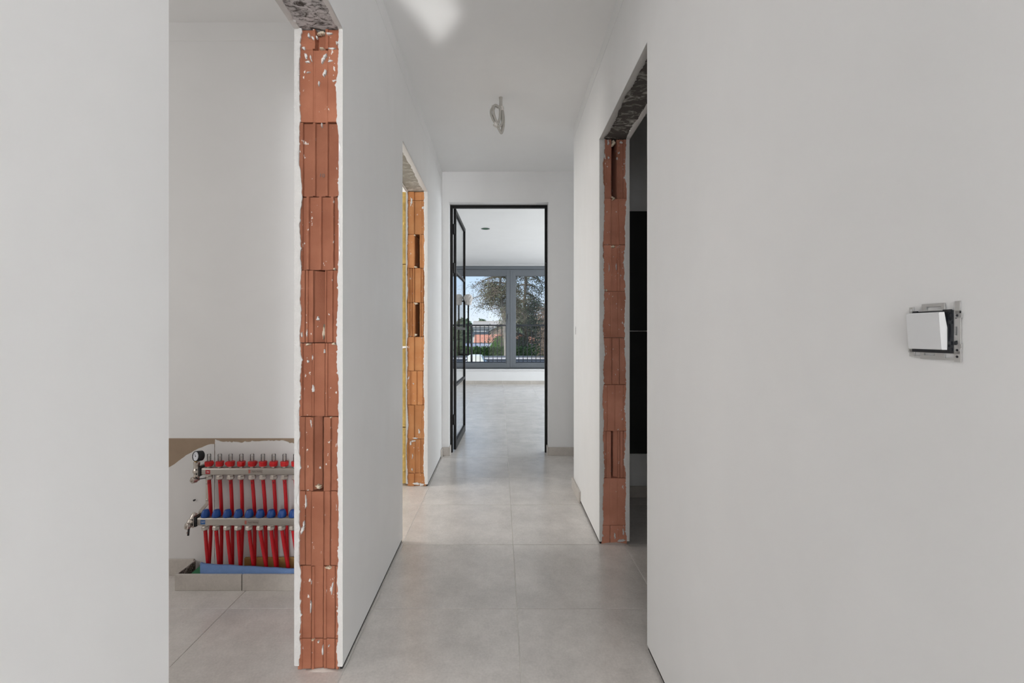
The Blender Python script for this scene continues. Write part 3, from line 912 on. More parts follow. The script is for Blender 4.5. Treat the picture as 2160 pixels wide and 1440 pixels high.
for sx0, sx1 in ((WX0 + 0.04, XM - 0.006), (XM + 0.006, WX1 - 0.04)):
    mb = MB(); y0, y1 = YW - 0.008, YW + 0.07; sw = 0.098
    mb.box((sx0, y0, zs0), (sx0 + sw, y1, zs1), 0.006, 2); mb.box((sx1 - sw, y0, zs0), (sx1, y1, zs1), 0.006, 2)
    mb.box((sx0 + sw - 0.008, y0 + 0.001, zs0), (sx1 - sw + 0.008, y1, gz0), 0.006, 2); mb.box((sx0 + sw - 0.008, y0 + 0.001, gz1), (sx1 - sw + 0.008, y1, zs1), 0.006, 2)
    s = part(mb, 'sash', M_ANTH, win)
    bead = MB(); b0, b1, c0, c1 = sx0 + sw, sx1 - sw, gz0, gz1; bw = 0.012
    for p, q in (((b0, y0 + 0.01, c0), (b0 + bw, y1, c1)), ((b1 - bw, y0 + 0.01, c0), (b1, y1, c1)), ((b0, y0 + 0.01, c0), (b1, y1, c0 + bw)), ((b0, y0 + 0.01, c1 - bw), (b1, y1, c1))):
        bead.box(p, q)
    part(bead, 'glazing_bead', M_ANTH, s)
    part(MB().box((b0 + 0.003, YW + 0.030, c0 + 0.003), (b1 - 0.003, YW + 0.036, c1 - 0.003)), 'pane', M_GLASS, s)
mb = MB().box((XM - 0.020, YW - 0.016, zs0 + 0.01), (XM + 0.012, YW - 0.004, zs1 - 0.01), 0.004)
part(mb, 'meeting_stile', M_ANTH, win)
mb = MB(); c = px(1072.5, 669, YW - 0.02)
mb.box((c.x - 0.014, YW - 0.03, c.z - 0.03), (c.x + 0.014, YW - 0.008, c.z + 0.08), 0.004, 2)
mb.box((c.x - 0.010, YW - 0.052, c.z - 0.13), (c.x + 0.010, YW - 0.036, c.z + 0.05), 0.005, 2)
mb.cyl((c.x, YW - 0.045, c.z + 0.03), (c.x, YW - 0.01, c.z + 0.03), 0.009)
part(mb, 'window_handle', M_ANTH, win, smooth=40)

# ------------------------------------------------------------------ railing outside
YRL = 11.38
rail = thing('balcony_railing', ((994.7 - CX) / F * YRL, YRL, 0.2), 'black metal balcony railing with thin vertical bars outside the wide window', 'railing')
ztop, zbot = zz(686, YRL), zz(763.5, YRL)
part(MB().box((-1.9, YRL - 0.025, ztop - 0.02), (2.3, YRL + 0.025, ztop + 0.02), 0.004), 'top_rail', M_RAIL, rail)
part(MB().box((-1.9, YRL - 0.018, zbot - 0.02), (2.3, YRL + 0.018, zbot + 0.012), 0.003), 'bottom_rail', M_RAIL, rail)
sp_ = 9.06 / F * YRL; xp = (994.7 - CX) / F * YRL
bal = MB().box((-0.008, -0.008, zbot), (0.008, 0.008, ztop - 0.02), 0.002).mesh('baluster', M_RAIL)
k = -10
while True:
    x = xp + sp_ * k; k += 1
    if x > 2.25: break
    if x < -1.85 or k == 1: continue
    o = bpy.data.objects.new('baluster', bal); COL.objects.link(o)
    o.location = Vector((x, YRL, 0)) - rail.location; o.parent = rail
part(MB().box((xp - 0.024, YRL - 0.024, -0.3), (xp + 0.024, YRL + 0.024, ztop - 0.02), 0.003), 'post', M_RAIL, rail)

# ------------------------------------------------------------------ glass door
YD = 4.572
door = bpy.data.objects.new('door_1', None); COL.objects.link(door)
door.location = (0, YD, 0); door['kind'] = 'structure'
door['label'] = 'black steel framed glass door standing open into the bright room'
fw = 0.024
mb = MB()
mb.box((OX0 + 0.001, YD, 0), (OX0 + fw, YD + 0.045, OZ - 0.001), 0.001)
mb.box((OX1 - fw, YD, 0), (OX1 - 0.001, YD + 0.045, OZ - 0.001), 0.001)
mb.box((OX0 + fw, YD, OZ - fw - 0.001), (OX1 - fw, YD + 0.045, OZ - 0.001), 0.001)
part(mb, 'door_frame', M_BLACK, door)
A = Vector((-0.447, 4.645, 0)); B = Vector((-0.421, 5.545, 0))
dr = (B - A).normalized(); nx = Vector((dr.y, -dr.x, 0)); LW = (B - A).length; T = 0.012
LZ0, LZ1 = 0.012, zz(440, 4.645)
def dbox(mb, u0, u1, z0, z1, n0, n1, bevel=0.001):
    P = []
    for z in (z0, z1):
        for u, n in ((u0, n0), (u1, n0), (u1, n1), (u0, n1)):
            q = A + dr * u + nx * n; P.append((q.x, q.y, z))
    mb.hexa(P)
leaf = MB()
ST = 0.034
dbox(leaf, 0, ST, LZ0, LZ1, -T, T); dbox(leaf, LW - ST, LW, LZ0, LZ1, -T, T)
dbox(leaf, ST, LW - ST, LZ1 - 0.040, LZ1, -T, T); dbox(leaf, ST, LW - ST, LZ0, LZ0 + 0.075, -T, T)
leaf_o = part(leaf, 'leaf_frame', M_BLACK, door)
mz = [LZ0 + 0.075 + (LZ1 - LZ0 - 0.115) * k / 4 for k in range(5)]
mz = [mz[0], zz(812, 4.68), EYE + (CY - 692) / F * 4.9, zz(573, 4.68), mz[4]]
for z in mz[1:4]:
    mb = MB(); dbox(mb, ST, LW - ST, z - 0.013, z + 0.013, -T, T); part(mb, 'glazing_bar', M_BLACK, leaf_o)
for k in range(4):
    mb = MB(); dbox(mb, ST - 0.003, LW - ST + 0.003, mz[k] + (0.012 if k else -0.002), mz[k + 1] - (0.012 if k < 3 else -0.002), -0.006, 0.0); part(mb, 'pane', M_GLASS, leaf_o)
for y in (483, 565, 885):
    z = zz(y, 4.62); mb = MB().cyl((A.x - 0.009, 4.630, z - 0.05), (A.x - 0.009, 4.630, z + 0.05), 0.012, 14)
    mb.box((OX0 + 0.02, YD + 0.02, z - 0.045), (A.x, YD + 0.066, z + 0.045), 0.002)
    part(mb, 'hinge', M_BLACK, door, smooth=40)
uh = LW - 0.055
hz0, hz1 = zz(749, 5.5), zz(628, 5.5)
for s in (1, -1):
    off = 0.050 if s > 0 else -0.060
    q = A + dr * uh
    p0 = q + nx * off
    mb = MB()
    mb.box((p0.x - 0.009, p0.y - 0.009, hz0), (p0.x + 0.009, p0.y + 0.009, hz1), 0.002)
    for z in (hz0 + 0.009, hz1 - 0.04):
        mb.box((min(q.x, p0.x), q.y - 0.009, z - 0.009), (max(q.x, p0.x), q.y + 0.009, z + 0.009), 0.002)
    h = part(mb, 'pull_handle', M_BLACK, door)
    rnd = random.Random(90 + s); wr_ = MB(); V, Fs = [], []; n = 16; prof = [(-0.055, .022), (-0.05, .034), (-0.02, .038), (0.0, .044), (0.03, .050), (0.055, .044), (0.07, .024)]
    for (h_, r_) in prof:
        for kk in range(n):
            t = 2 * PI * kk / n; rr = r_ * rnd.uniform(0.85, 1.12)
            V.append((p0.x + math.cos(t) * rr, p0.y + math.sin(t) * rr, hz1 - 0.03 + h_))
    for i in range(len(prof) - 1):
        for kk in range(n):
            k2 = (kk + 1) % n; Fs.append((i * n + kk, i * n + k2, (i + 1) * n + k2, (i + 1) * n + kk))
    Fs.append(tuple(range(n - 1, -1, -1))); Fs.append(tuple((len(prof) - 1) * n + kk for kk in range(n)))
    part(wr_.add(V, Fs), 'foam_wrap', M_SLEEVE, h, label='pale foam wrapped round the top of the pull handle')

# ------------------------------------------------------------------ manifold recess on the plant room wall
pr = MB()
def wpt(x, y, d=0.0): 
    p = px(x, y, YA - d); return p
# bare brown base
q0, q1 = wpt(330, 924), wpt(760, 1200)
pr.box((q0.x, YA - 0.0015, 0.0), (-0.70, YA + 0.001, q0.z))
bare = part(pr, 'bare_plaster', M_BROWN, wall_plant, label='bare brown plaster field around the manifold')
def outline(pts, seed, amp=0.0035, step=0.008):
    rnd = random.Random(seed); out = []
    for i in range(len(pts)):
        a = pts[i]; b = pts[(i + 1) % len(pts)]; rag = a[2] if len(a) > 2 else 0
        pa, pb = wpt(a[0], a[1]), wpt(b[0], b[1]); L_ = (pb - pa).length
        n = max(1, int(L_ / step)) if rag else 1
        for k in range(n):
            p = pa.lerp(pb, k / n)
            if rag and k: p += Vector((rnd.uniform(-amp, amp) * rag, 0, rnd.uniform(-amp, amp) * rag))
            out.append(p)
    return out
pl = [(343, 1181), (412, 1182), (412, 1200), (453, 1200), (453, 936, .5), (441, 937, .3), (420, 945, .2), (396, 958, .2), (372, 976, .3), (356, 986, .6), (351, 1020, 1), (347, 1060, 1), (350, 1110, 1.5), (356, 1132, 1.5), (347, 1150, 1.5), (345, 1165, .5)]
p = outline(pl, 5)
part(MB().prism([v + Vector((0, -0.0015, 0)) for v in p], (0, -0.003, 0)), 'white_coat', M_BOARD, bare)
pl = [(454, 1200), (760, 1200), (760, 933, .8), (612, 934, .9), (598, 928, .6), (560, 929, .5), (536, 930, 1), (505, 932, .8), (470, 931, .6), (455, 926, .2)]
p = outline(pl, 6)
part(MB().prism([v + Vector((0, -0.0015, 0)) for v in p], (0, -0.004, 0)), 'white_coat', M_BOARD, bare)
# tile strips: skirting beside the curb and the curb itself
skirting('baseboard_plant_room', [((-2.7, YA - 0.012, 0), (-2.052, YA - 0.001, SH)), ((-2.05, YA - 0.012, 0), (PXL + 0.0, YA - 0.001, SH))], 'tile skirting on the plant room wall beside the manifold curb')
YC = 2.112
xj = (510 - CX) / F * YC
curb = thing('manifold_curb', (PXL, YC, 0), 'low curb of upright beige-grey tile strips under the heating manifold', 'tile curb')
for a, b in ((PXL, xj - 0.002), (xj + 0.002, -0.715)):
    part(MB().box((a, YC, 0), (b, YC + 0.010, 0.0725), 0.0012), 'curb_tile', M_SKIRT, curb)
part(MB().box((PXL, YC + 0.011, 0), (PXL + 0.008, YA - 0.013, 0.0725), 0.0012), 'curb_tile', M_SKIRT, curb)
M_MESH = concrete_mat('mortar_smeared_back', lin(70, 64, 58), lin(190, 182, 174), 0.5, 60)
part(MB().box((PXL + 0.0085, YC + 0.012, 0), (PXL + 0.0115, YA - 0.014, 0.070)), 'tile_back', M_MESH, curb)
# foam strip, green block, board
foam = MB(); n = 30; V, Fs = [], []
nzl = noise_line(n, 61)
fx0, fx1 = (426 - CX) / F * 2.14, -0.72
for k in range(n):
    t = k / (n - 1); x = fx0 + (fx1 - fx0) * t
    zt = 0.111 - 0.026 * t * 1.3 + 0.0012 * nzl[k] + (0.006 if k == 0 else 0)
    wob = 0.002 * math.sin(k * 1.3)
    V += [(x, 2.128 + wob, 0.001), (x, 2.126 + wob, zt - 0.003), (x, 2.130 + wob, zt), (x, 2.137 + wob, zt), (x, 2.140 + wob, zt - 0.003), (x, 2.140 + wob, 0.001)]
for k in range(n - 1):
    for m in range(6):
        j = (m + 1) % 6; Fs.append((k * 6 + m, k * 6 + j, (k + 1) * 6 + j, (k + 1) * 6 + m))
Fs += [tuple(range(5, -1, -1)), tuple((n - 1) * 6 + m for m in range(6))]
o = foam.add(V, Fs).build('foam_strip', M_FOAM, smooth=60); o['label'] = 'blue edge foam strip standing behind the tile curb'; o['category'] = 'foam strip'
mb = MB()
gx0, gx1 = PXL + 0.013, fx0 + 0.010
mb.hexa([(gx0 + .022, 2.126, 0.001), (gx1, 2.126, 0.001), (gx1, 2.225, 0.001), (gx0 + .022, 2.225, 0.001), (gx0 + .030, 2.126, 0.052), (gx1 - .012, 2.126, 0.060), (gx1 - .012, 2.225, 0.066), (gx0 + .030, 2.225, 0.058)])
o = mb.build('foam_block', M_GREEN); o['label'] = 'green foam block in the corner of the tile curb'; o['category'] = 'foam block'
o = MB().box((-1.20, 2.226, 0.001), (-0.72, 2.240, 0.092), 0.002).build('board_strip', M_WOOD); o['label'] = 'yellowish board strip standing behind the red pipes'; o['category'] = 'board'

# ------------------------------------------------------------------ heating manifold
man = thing('heating_manifold', (-1.1, 2.18, 0.0), 'steel underfloor heating manifold with red pipes, red flow meters and blue caps', 'manifold')
UX, UY, UZ0, UZ1 = -1.3446, 2.195, 0.4935, 0.526
LX, LY, LZa, LZb = -1.332, 2.147, 0.281, 0.316
XRr = -0.855
up = part(MB().box((-1.373, 2.178, UZ0), (XRr, 2.212, UZ1), 0.005, 3), 'supply_bar', M_BAR, man, smooth=40)
lo = part(MB().box((-1.362, 2.130, LZa), (XRr, 2.164, LZb), 0.005, 3), 'return_bar', M_BAR, man, smooth=40)
M_SIGHT = glass_mat('sight_glass', (0.93, 0.93, 0.93, 1), 1.6)
def hexnut(x, y, z0, z1, r, mat_o=None):
    mb = MB(); V, Fs = [], []
    h = z1 - z0
    mb.lathe((x, y, z0), (0, 0, 1), [(0, r * 0.80), (h * 0.15, r), (h * 0.70, r), (h * 0.8, r * 0.86), (h, r * 0.82)], 6)
    return mb
rnd = random.Random(12)
mid_o = [4, 3.6, 3.6, 2.2, 5.5, 5.5, 4.2, 4.2, 4, 4]
bot_o = [-2.8, 2.2, 3.6, -3.3, 4.2, 7.5, 8.3, 8.3, 9, 9]
low_o = [3.6, 4.2, 6.4, 2.8, 8.9, 13.3, 10, 13.3, 13.3, 13]
nums = ['10', '9', '8', '7', '6', '5', '4', '3', '2', '1']
def bez(p0, p1, p2, n=14):
    return [p0 * (1 - t) ** 2 + p1 * 2 * t * (1 - t) + p2 * t * t for t in [k / n for k in range(n + 1)]]
for i in range(10):
    x = UX + 0.0497 * i
    # flow meter
    z = UZ1
    fm = part(MB().lathe((x, UY, z - 0.001), (0, 0, 1), [(0, .010), (.006, .010), (.006, .012), (.010, .012)], 16), 'flow_meter', M_STEEL, man, smooth=40)
    mb = MB(); V, Fs = [], []; n = 18
    prof = [(0.005, .0135), (0.007, .0165), (.013, .0160), (.014, .0172), (.020, .0168), (.022, .0178), (.027, .0172), (.028, .0120)]
    for h_, r_ in prof:
        for kk in range(n):
            t = 2 * PI * kk / n; rr = r_ * (1 + 0.035 * (kk % 2)) + (0.006 if kk == (i * 5) % n and 0.012 < h_ < 0.024 else 0)
            V.append((x + rr * math.cos(t), UY + rr * math.sin(t), z + h_))
    for a in range(len(prof) - 1):
        for kk in range(n):
            k2 = (kk + 1) % n; Fs.append((a * n + kk, a * n + k2, (a + 1) * n + k2, (a + 1) * n + kk))
    Fs.append(tuple((len(prof) - 1) * n + kk for kk in range(n)))
    part(mb.add(V, Fs), 'red_ring', M_REDR, fm, smooth=30)
    part(MB().lathe((x, UY, z + .027), (0, 0, 1), [(0, .0085), (.026, .0085), (.031, .0088), (.034, .0070)], 14), 'sight_tube', M_SIGHT, fm, smooth=40)
    part(MB().lathe((x, UY, z + .026), (0, 0, 1), [(0, .0026), (.020, .0022), (.020, .0045), (.023, .0045)], 10), 'float_pin', M_STEEL, fm, smooth=40)
    # upper nut and pipe
    part(hexnut(x, UY, UZ0 - 0.024, UZ0 - 0.001, 0.0160), 'pipe_nut', M_STEEL, man)
    s = 1 / 457.0
    P = bez(Vector((x, UY, UZ0 - .02)), Vector((x + mid_o[i] * s * .9, UY, .36)), Vector((x + mid_o[i] * s, UY, 0.29)), 8)
    P += bez(P[-1], Vector((x + mid_o[i] * s * 1.05, UY, .19)), Vector((x + bot_o[i] * s, UY, 0.0)), 10)[1:]
    pp = part(MB().tube(P, 0.0079, 12), 'supply_pipe', M_RED, man, smooth=60)
    pz = P[1]
    sn = text(nums[i], 0.017, Matrix.Translation((P[1].x, UY - 0.0081, UZ0 - 0.037)) @ FACE_CAM, M_INK, pp, 'marker_number', (0.72 if len(nums[i]) > 1 else 1.0, 1.0))
    # lower cap, nut, pipe
    xl = LX + 0.0494 * i
    mb = MB(); V, Fs = [], []; n = 20
    prof = [(0, .0165), (.004, .0185), (.010, .0185), (.018, .0172), (.026, .0150), (.031, .0125), (.033, .008)]
    for h_, r_ in prof:
        for kk in range(n):
            t = 2 * PI * kk / n + 0.4; rr = r_ * (1 - (0.10 * max(0, h_ - .008) / .025 if kk % 5 in (0, 1) else 0))
            V.append((xl + rr * math.cos(t) + 0.08 * h_, LY + rr * math.sin(t), LZb + h_))
    for a in range(len(prof) - 1):
        for kk in range(n):
            k2 = (kk + 1) % n; Fs.append((a * n + kk, a * n + k2, (a + 1) * n + k2, (a + 1) * n + kk))
    Fs += [tuple(range(n - 1, -1, -1)), tuple((len(prof) - 1) * n + kk for kk in range(n))]
    part(mb.add(V, Fs), 'valve_cap', M_BLUE, man, smooth=35)
    part(hexnut(xl, LY, LZa - 0.024, LZa - 0.001, 0.0160), 'pipe_nut', M_STEEL, man)
    P = bez(Vector((xl, LY, LZa - .02)), Vector((xl + low_o[i] / 468 * .3, LY + .003, .17)), Vector((xl + low_o[i] / 468 * 1.25, LY + .02, 0.0)), 12)
    part(MB().tube(P, 0.0079, 12), 'return_pipe', M_RED, man, smooth=60)

# tags and stickers
def tag(xa_, ya_, xb_, yb_, Y, mat, root, name):
    a = px(xa_, ya_, Y); b = px(xb_, yb_, Y)
    return part(MB().box((a.x, Y - 0.0006, b.z), (b.x, Y + 0.0004, a.z)), name, mat, root)
tg = tag(433.6, 991, 443.2, 999.5, 2.178, M_RTAG, up, 'tag')
text('IN', 0.011, Matrix.Translation(px(438.4, 995.3, 2.1772)) @ FACE_CAM, M_WPRINT, up, 'lettering')
tag(423, 1096.5, 432.8, 1105.5, 2.130, M_BTAG, lo, 'tag')
text('OUT', 0.0095, Matrix.Translation(px(428, 1101, 2.1292)) @ FACE_CAM, M_WPRINT, lo, 'lettering', (0.85, 1.1))
M_STICK = simple('grey_sticker', lin(150, 140, 132), 0.5, var=0.03)
M_BRN = simple('brown_print', lin(70, 58, 54), 0.6, var=0.02)
M_ORG = simple('orange_print', lin(196, 84, 66), 0.6, var=0.02)
for (xa_, xb_, y, Y, root) in ((523.5, 554, 994, 2.178, up), (515.5, 546, 1101.5, 2.130, lo)):
    tag(xa_, y - 4.5, xb_, y + 4.5, Y, M_STICK, root, 'sticker')
    for k in range(3):
        c = px(xa_ + 2.6, y - 2.6 + 2.6 * k, Y - 0.0008)
        part(MB().box((c.x - 0.004, c.y - .0002, c.z - 0.0018), (c.x + 0.004, c.y + .0004, c.z + 0.0018)), 'sticker_mark', M_ORG, root)
    text('Apply Heating', 0.0085, Matrix.Translation(px(xa_ + 18, y, Y - 0.0009)) @ FACE_CAM, M_BRN, root, 'lettering', (0.92, 1))

# end fittings: upper shut-off valve with pressure gauge
def P_(x, y, Y): return px(x, y, Y)
v = P_(415, 992, 2.185)
mb = MB()
mb.lathe((v.x, v.y, zz(1008, 2.185)), (0, 0, 1), [(0, .011), (.004, .0125), (.022, .0125), (.026, .0165), (.036, .0165), (.040, .0130), (.060, .0125), (.062, .0140), (.072, .0140), (.076, .010), (.082, .008)], 18)
mb.cyl((v.x, v.y, zz(990, 2.185)), (-1.387, 2.192, zz(992, 2.19)), 0.011, 16)
ub = part(mb, 'shutoff_valve', M_STEEL, man, smooth=40)
kp = P_(405, 1013, 2.165); kd = Vector((-0.45, -0.85, 0.0)).normalized()
mb = MB().lathe(kp - kd * 0.030, kd, [(0, .009), (.010, .010), (.012, .0145), (.030, .0145), (.032, .0125)], 18); mb.lathe(kp + kd * 0.002, kd, [(0, .0045), (.006, .0045)], 8)
part(mb, 'drain_cap', M_STEEL, ub, smooth=40)
P = [P_(413, 1006, 2.168), P_(417, 1010, 2.166), P_(425, 1009.5, 2.170), P_(435, 1007.5, 2.175)]
part(MB().tube(P, 0.0022, 6), 'strap', M_RUBBER, ub, smooth=60)
g = P_(412.5, 962, 2.150); gd = Vector((-0.42, -0.90, 0.12)).normalized()
mb = MB().lathe(g - gd * 0.030, gd, [(0, .018), (.002, .0225), (.029, .0235), (.031, .0225), (.031, .0205), (.0285, .0200)], 28)
ga = part(mb, 'pressure_gauge', M_RUBBER, man, smooth=40)
part(MB().lathe(g - gd * 0.0016, gd, [(0, .0203), (.0006, .0203)], 28), 'dial', M_GAUGE, ga)
gu = Vector((0, 0, 1)); gu = (gu - gd * gu.dot(gd)).normalized(); gr = gu.cross(gd) 
gr = gr if gr.x > 0 else -gr
mb = MB(); c = g + gd * 0.0002
tip = c + (gu * 0.80 - gr * 0.55) * 0.014; tl = c - (gu * 0.8 - gr * .55) * 0.005
side_ = (gr * 0.8 + gu * .55) * 0.0012
mb.prism([tip, c + side_, tl, c - side_], gd * 0.0006); mb.lathe(c, gd, [(0, .0022), (.001, .0022)], 10)
part(mb, 'needle', M_RUBBER, ga)
mb = MB()
for k in range(11):
    a = math.radians(-135 + 27 * k); d = gu * math.cos(a) + gr * math.sin(a); w = d.cross(gd) * 0.0006
    p0, p1 = c + d * 0.0145, c + d * 0.0180
    mb.prism([p0 - w, p1 - w, p1 + w, p0 + w], gd * 0.0003)
part(mb, 'scale_marks', M_RUBBER, ga, kind='stuff')
M_BRASS = simple('brass', lin(190, 150, 84), 0.35, 0.9, var=0.05)
part(MB().cyl((v.x - .001, v.y - 0.003, zz(976, 2.185)), (v.x + 0.001, v.y - 0.006, zz(969, 2.185)), 0.0075, 6), 'gauge_thread', M_BRASS, ga)
# brackets and gaskets
for bx, by, z0, z1 in ((-1.381, 2.195, UZ0 - .008, UZ1 + .008), (-1.370, 2.147, LZa - .008, LZb + .008)):
    mb = MB().box((bx - 0.011, by - 0.022, z0), (bx - 0.002, by + 0.055, z1), 0.002)
    br = part(mb, 'bracket', M_STEEL, man)
    for zc in (z0 + 0.014, z1 - 0.014):
        part(MB().cyl((bx - 0.0068, by - 0.0235, zc), (bx - 0.0068, by - 0.0215, zc), 0.0032, 10), 'bolt_hole', M_RUBBER, br)
    part(MB().box((bx - 0.002, by - 0.021, z0 + .004), (bx + 0.009, by + 0.020, z1 - .004), 0.002), 'gasket', M_RUBBER, man)
# vertical strap between the brackets
a = P_(438, 1008, 2.222); b = P_(438, 1061, 2.222); c2 = P_(429, 1073, 2.19)
mb = MB(); w = 0.0085
mb.box((a.x - w, 2.219, b.z), (a.x + w, 2.224, a.z + .03), 0.001)
mb.hexa([(b.x - w, 2.219, b.z), (b.x + w, 2.219, b.z), (b.x + w, 2.224, b.z), (b.x - w, 2.224, b.z)] [:0] or
        [(c2.x - w, 2.172, c2.z), (c2.x + w, 2.172, c2.z), (c2.x + w, 2.176, c2.z - .003), (c2.x - w, 2.176, c2.z - .003), (b.x - w, 2.219, b.z + .001), (b.x + w, 2.219, b.z + .001), (b.x + w, 2.224, b.z), (b.x - w, 2.224, b.z)])
mb.box((c2.x - w, 2.168, c2.z - .022), (c2.x + w, 2.174, c2.z), 0.001)
st = part(mb, 'mounting_strap', M_STEEL, man)
for y in (1019, 1054.5):
    q = P_(437.5, y, 2.218); part(MB().lathe(q, (0, -1, 0), [(0, .006), (.002, .006), (.003, .0045)], 12), 'screw', M_BAR, st, smooth=40)
    
# lower shut-off valve
a = P_(412, 1082, 2.165); b = P_(396, 1112, 2.125)
ax = (b - a)
mb = MB().lathe(a, ax, [(0, .010), (.006, .0125), (.014, .0125), (.018, .0115), (.030, .0115), (.034, .0150), (.050, .0150), (.054, .0115), (.072, .011)], 18)
m_ = a.lerp(b, 0.5); mb.cyl(m_, (-1.377, 2.147, m_.z + 0.004), 0.011, 16)
lv = part(mb, 'shutoff_valve', M_STEEL, man, smooth=40)
kp = P_(393, 1110.5, 2.105)
mb = MB().lathe(kp - kd * 0.018, kd, [(0, .010), (.008, .0125), (.010, .0150), (.018, .0150), (.019, .0135)], 20); mb.lathe(kp, kd, [(0, .0055), (.007, .005)], 8)
part(mb, 'drain_cap', M_STEEL, lv, smooth=40)
P = [P_(400, 1108, 2.11), P_(398, 1117, 2.105), P_(397, 1129, 2.105)]
part(MB().tube(P, [0.002, 0.004, 0.0042], 8), 'strap', M_RUBBER, lv, smooth=60)
part(MB().cyl(P_(395, 1122, 2.10), P_(394.3, 1125, 2.10), 0.003, 8), 'drain_pin', M_STEEL, lv)
q = P_(411, 1054, YA - 0.006)
o = MB().lathe(q + Vector((0, .003, 0)), (0, -1, 0), [(0, .0030), (.010, .0028), (.010, .0045), (.012, .0035)], 10).build('wall_screw', M_RUBBER, smooth=40)
o['label'] = 'small dark screw in the white wall left of the manifold'; o['category'] = 'screw'

# ------------------------------------------------------------------ light switch on the right wall
SY = 0.609
def S(a, b, n):   # a: towards the camera, b: up, n: out of the wall (mm)
    y = SY - a * 0.001
    return Vector((XR(y) - n * 0.001, y, 1.1075 + b * 0.001))
sw = thing('light_switch', S(35, 35, 0), 'white rocker light switch without cover plate on bare metal mount', 'light switch')
def sbox(mb, a0, a1, b0, b1, n0, n1):
    mb.hexa([S(a0, b0, n0), S(a1, b0, n0), S(a1, b1, n0), S(a0, b1, n0), S(a0, b0, n1), S(a1, b0, n1), S(a1, b1, n1), S(a0, b1, n1)])
mb = MB()
t0, t1 = 0.6, 2.2
# top rail with a long slot
sbox(mb, 2, 69, 56, 59, t0, t1)
sbox(mb, 20, 26, 58.5, 69, t0, t1); sbox(mb, 46, 50, 58.5, 69, t0, t1); sbox(mb, 26, 46, 65.5, 69, t0, t1); sbox(mb, 26, 46, 58.5, 61, t0, t1)
sbox(mb, 2, 7, 55, 66, t0, t1); sbox(mb, 63, 69, 55, 70, t0, t1)
# bottom rail with a keyhole
sbox(mb, 2, 69, 9.5, 13, t0, t1)
sbox(mb, 18, 50, 2, 6.3, t0, t1); sbox(mb, 18, 23, 6, 10, t0, t1); sbox(mb, 38, 50, 6, 10, t0, t1); sbox(mb, 23, 38, 8.6, 10, t0, t1)
sbox(mb, 2, 9, 4, 12, t0, t1); sbox(mb, 62.5, 70, 0.5, 12, t0, t1); sbox(mb, 9, 18, 3.2, 5.2, t0, t1); sbox(mb, 50, 62.5, 2.2, 4.2, t0, t1)
# near side rail
sbox(mb, 61, 63.5, 9, 60, t0, t1); sbox(mb, 66.5, 69.5, 12, 56, t0, t1); sbox(mb, 63.5, 66.5, 12, 20, t0, t1); sbox(mb, 63.5, 66.5, 25, 31, t0, t1); sbox(mb, 63.5, 66.5, 41, 50, t0, t1); sbox(mb, 63, 71, 51, 56, t0, t1); sbox(mb, 66, 71, 16, 21, t0, t1)
# far side rail
sbox(mb, 0.5, 3.5, 9, 56, t0, t1); sbox(mb, 3.5, 8, 9, 20, t0, t1); sbox(mb, 3.5, 8, 48, 58, t0, t1)
part(mb, 'mounting_plate', M_ZINC, sw)
mb = MB()
sbox(mb, 7, 62, 10, 60, 0.4, 3); sbox(mb, 11, 57.5, 12.5, 58, 3, 4.6)
for b in (13, 20, 44, 52): sbox(mb, 57.5, 61, b, b + 4, 3, 4.6)
sbox(mb, 9, 15, 57, 60.8, 2, 4); sbox(mb, 50, 60, 57, 61, 2, 4)
part(mb, 'insert', M_BLKP, sw)
mb = MB()   # rocker: its two halves meet at a shallow angle at the sides
prof = [(14.0, 4.0), (14.0, 9.0), (15.0, 10.0), (56.5, 13.2), (58, 12.4), (58, 8.0), (36.5, 4.0)]
a0, a1 = 10.0, 56.5
V = [S(a0, b, n) for b, n in prof] + [S(a1 - (1.4 if n > 8.5 else 0), b, n) for b, n in prof]
n = len(prof); Fs = [tuple(range(n)), tuple(range(2 * n - 1, n - 1, -1))] + [(i, (i + 1) % n, n + (i + 1) % n, n + i) for i in range(n)]
part(MB().add(V, Fs), 'rocker', M_WHITEP, sw)
for a, b in ((66, 53.5), (66, 14), (66, 6.5), (4.8, 62)):
    p0 = S(a, b, 1.5); part(MB().lathe(p0, (-1, 0, 0), [(0, .0016), (.0011, .0014)], 10), 'screw_hole', M_BLKP if a > 10 else M_WHITEP, sw)
part(MB().lathe(S(64.5, 22, 1.4), (-1, 0, 0), [(0, .0024), (.002, .0022), (.0024, .0012)], 12), 'claw_screw', M_BLKP, sw)

# ------------------------------------------------------------------ coiled cable at the ceiling
YC_ = 3.06
cab = thing('ceiling_cable', (px(1057, 205, YC_).x, YC_, HC), 'grey cable coil hanging from the corridor ceiling on a short conduit', 'cable')
def C(cx, cy, dy=0.0):  # crop coordinates (12 px per photo px)
    return px(980 + cx / 12.0, 180 + cy / 12.0, YC_ + dy)
def catmull(pts, n=8, closed=False):
    out = []; m = len(pts)
    for i in range(m if closed else m - 1):
        p0 = pts[(i - 1) % m] if closed or i > 0 else pts[0]
        p1, p2 = pts[i], pts[(i + 1) % m]
        p3 = pts[(i + 2) % m] if closed or i + 2 < m else pts[-1]
        for k in range(n):
            t = k / n
            out.append(0.5 * ((2 * p1) + (-p0 + p2) * t + (2 * p0 - 5 * p1 + 4 * p2 - p3) * t * t + (-p0 + 3 * p1 - 3 * p2 + p3) * t ** 3))
    if not closed: out.append(pts[-1])
    return out
top = C(915, 262); top.z = HC + 0.005
part(MB().cyl(top, C(920, 560), 0.0100, 16), 'conduit', M_CABLE, cab, smooth=60)
part(MB().lathe((top.x, top.y, HC - 0.012), (0, 0, 1), [(0, .0105), (.012, .0115)], 16), 'collar', M_CABLE, cab, smooth=50)
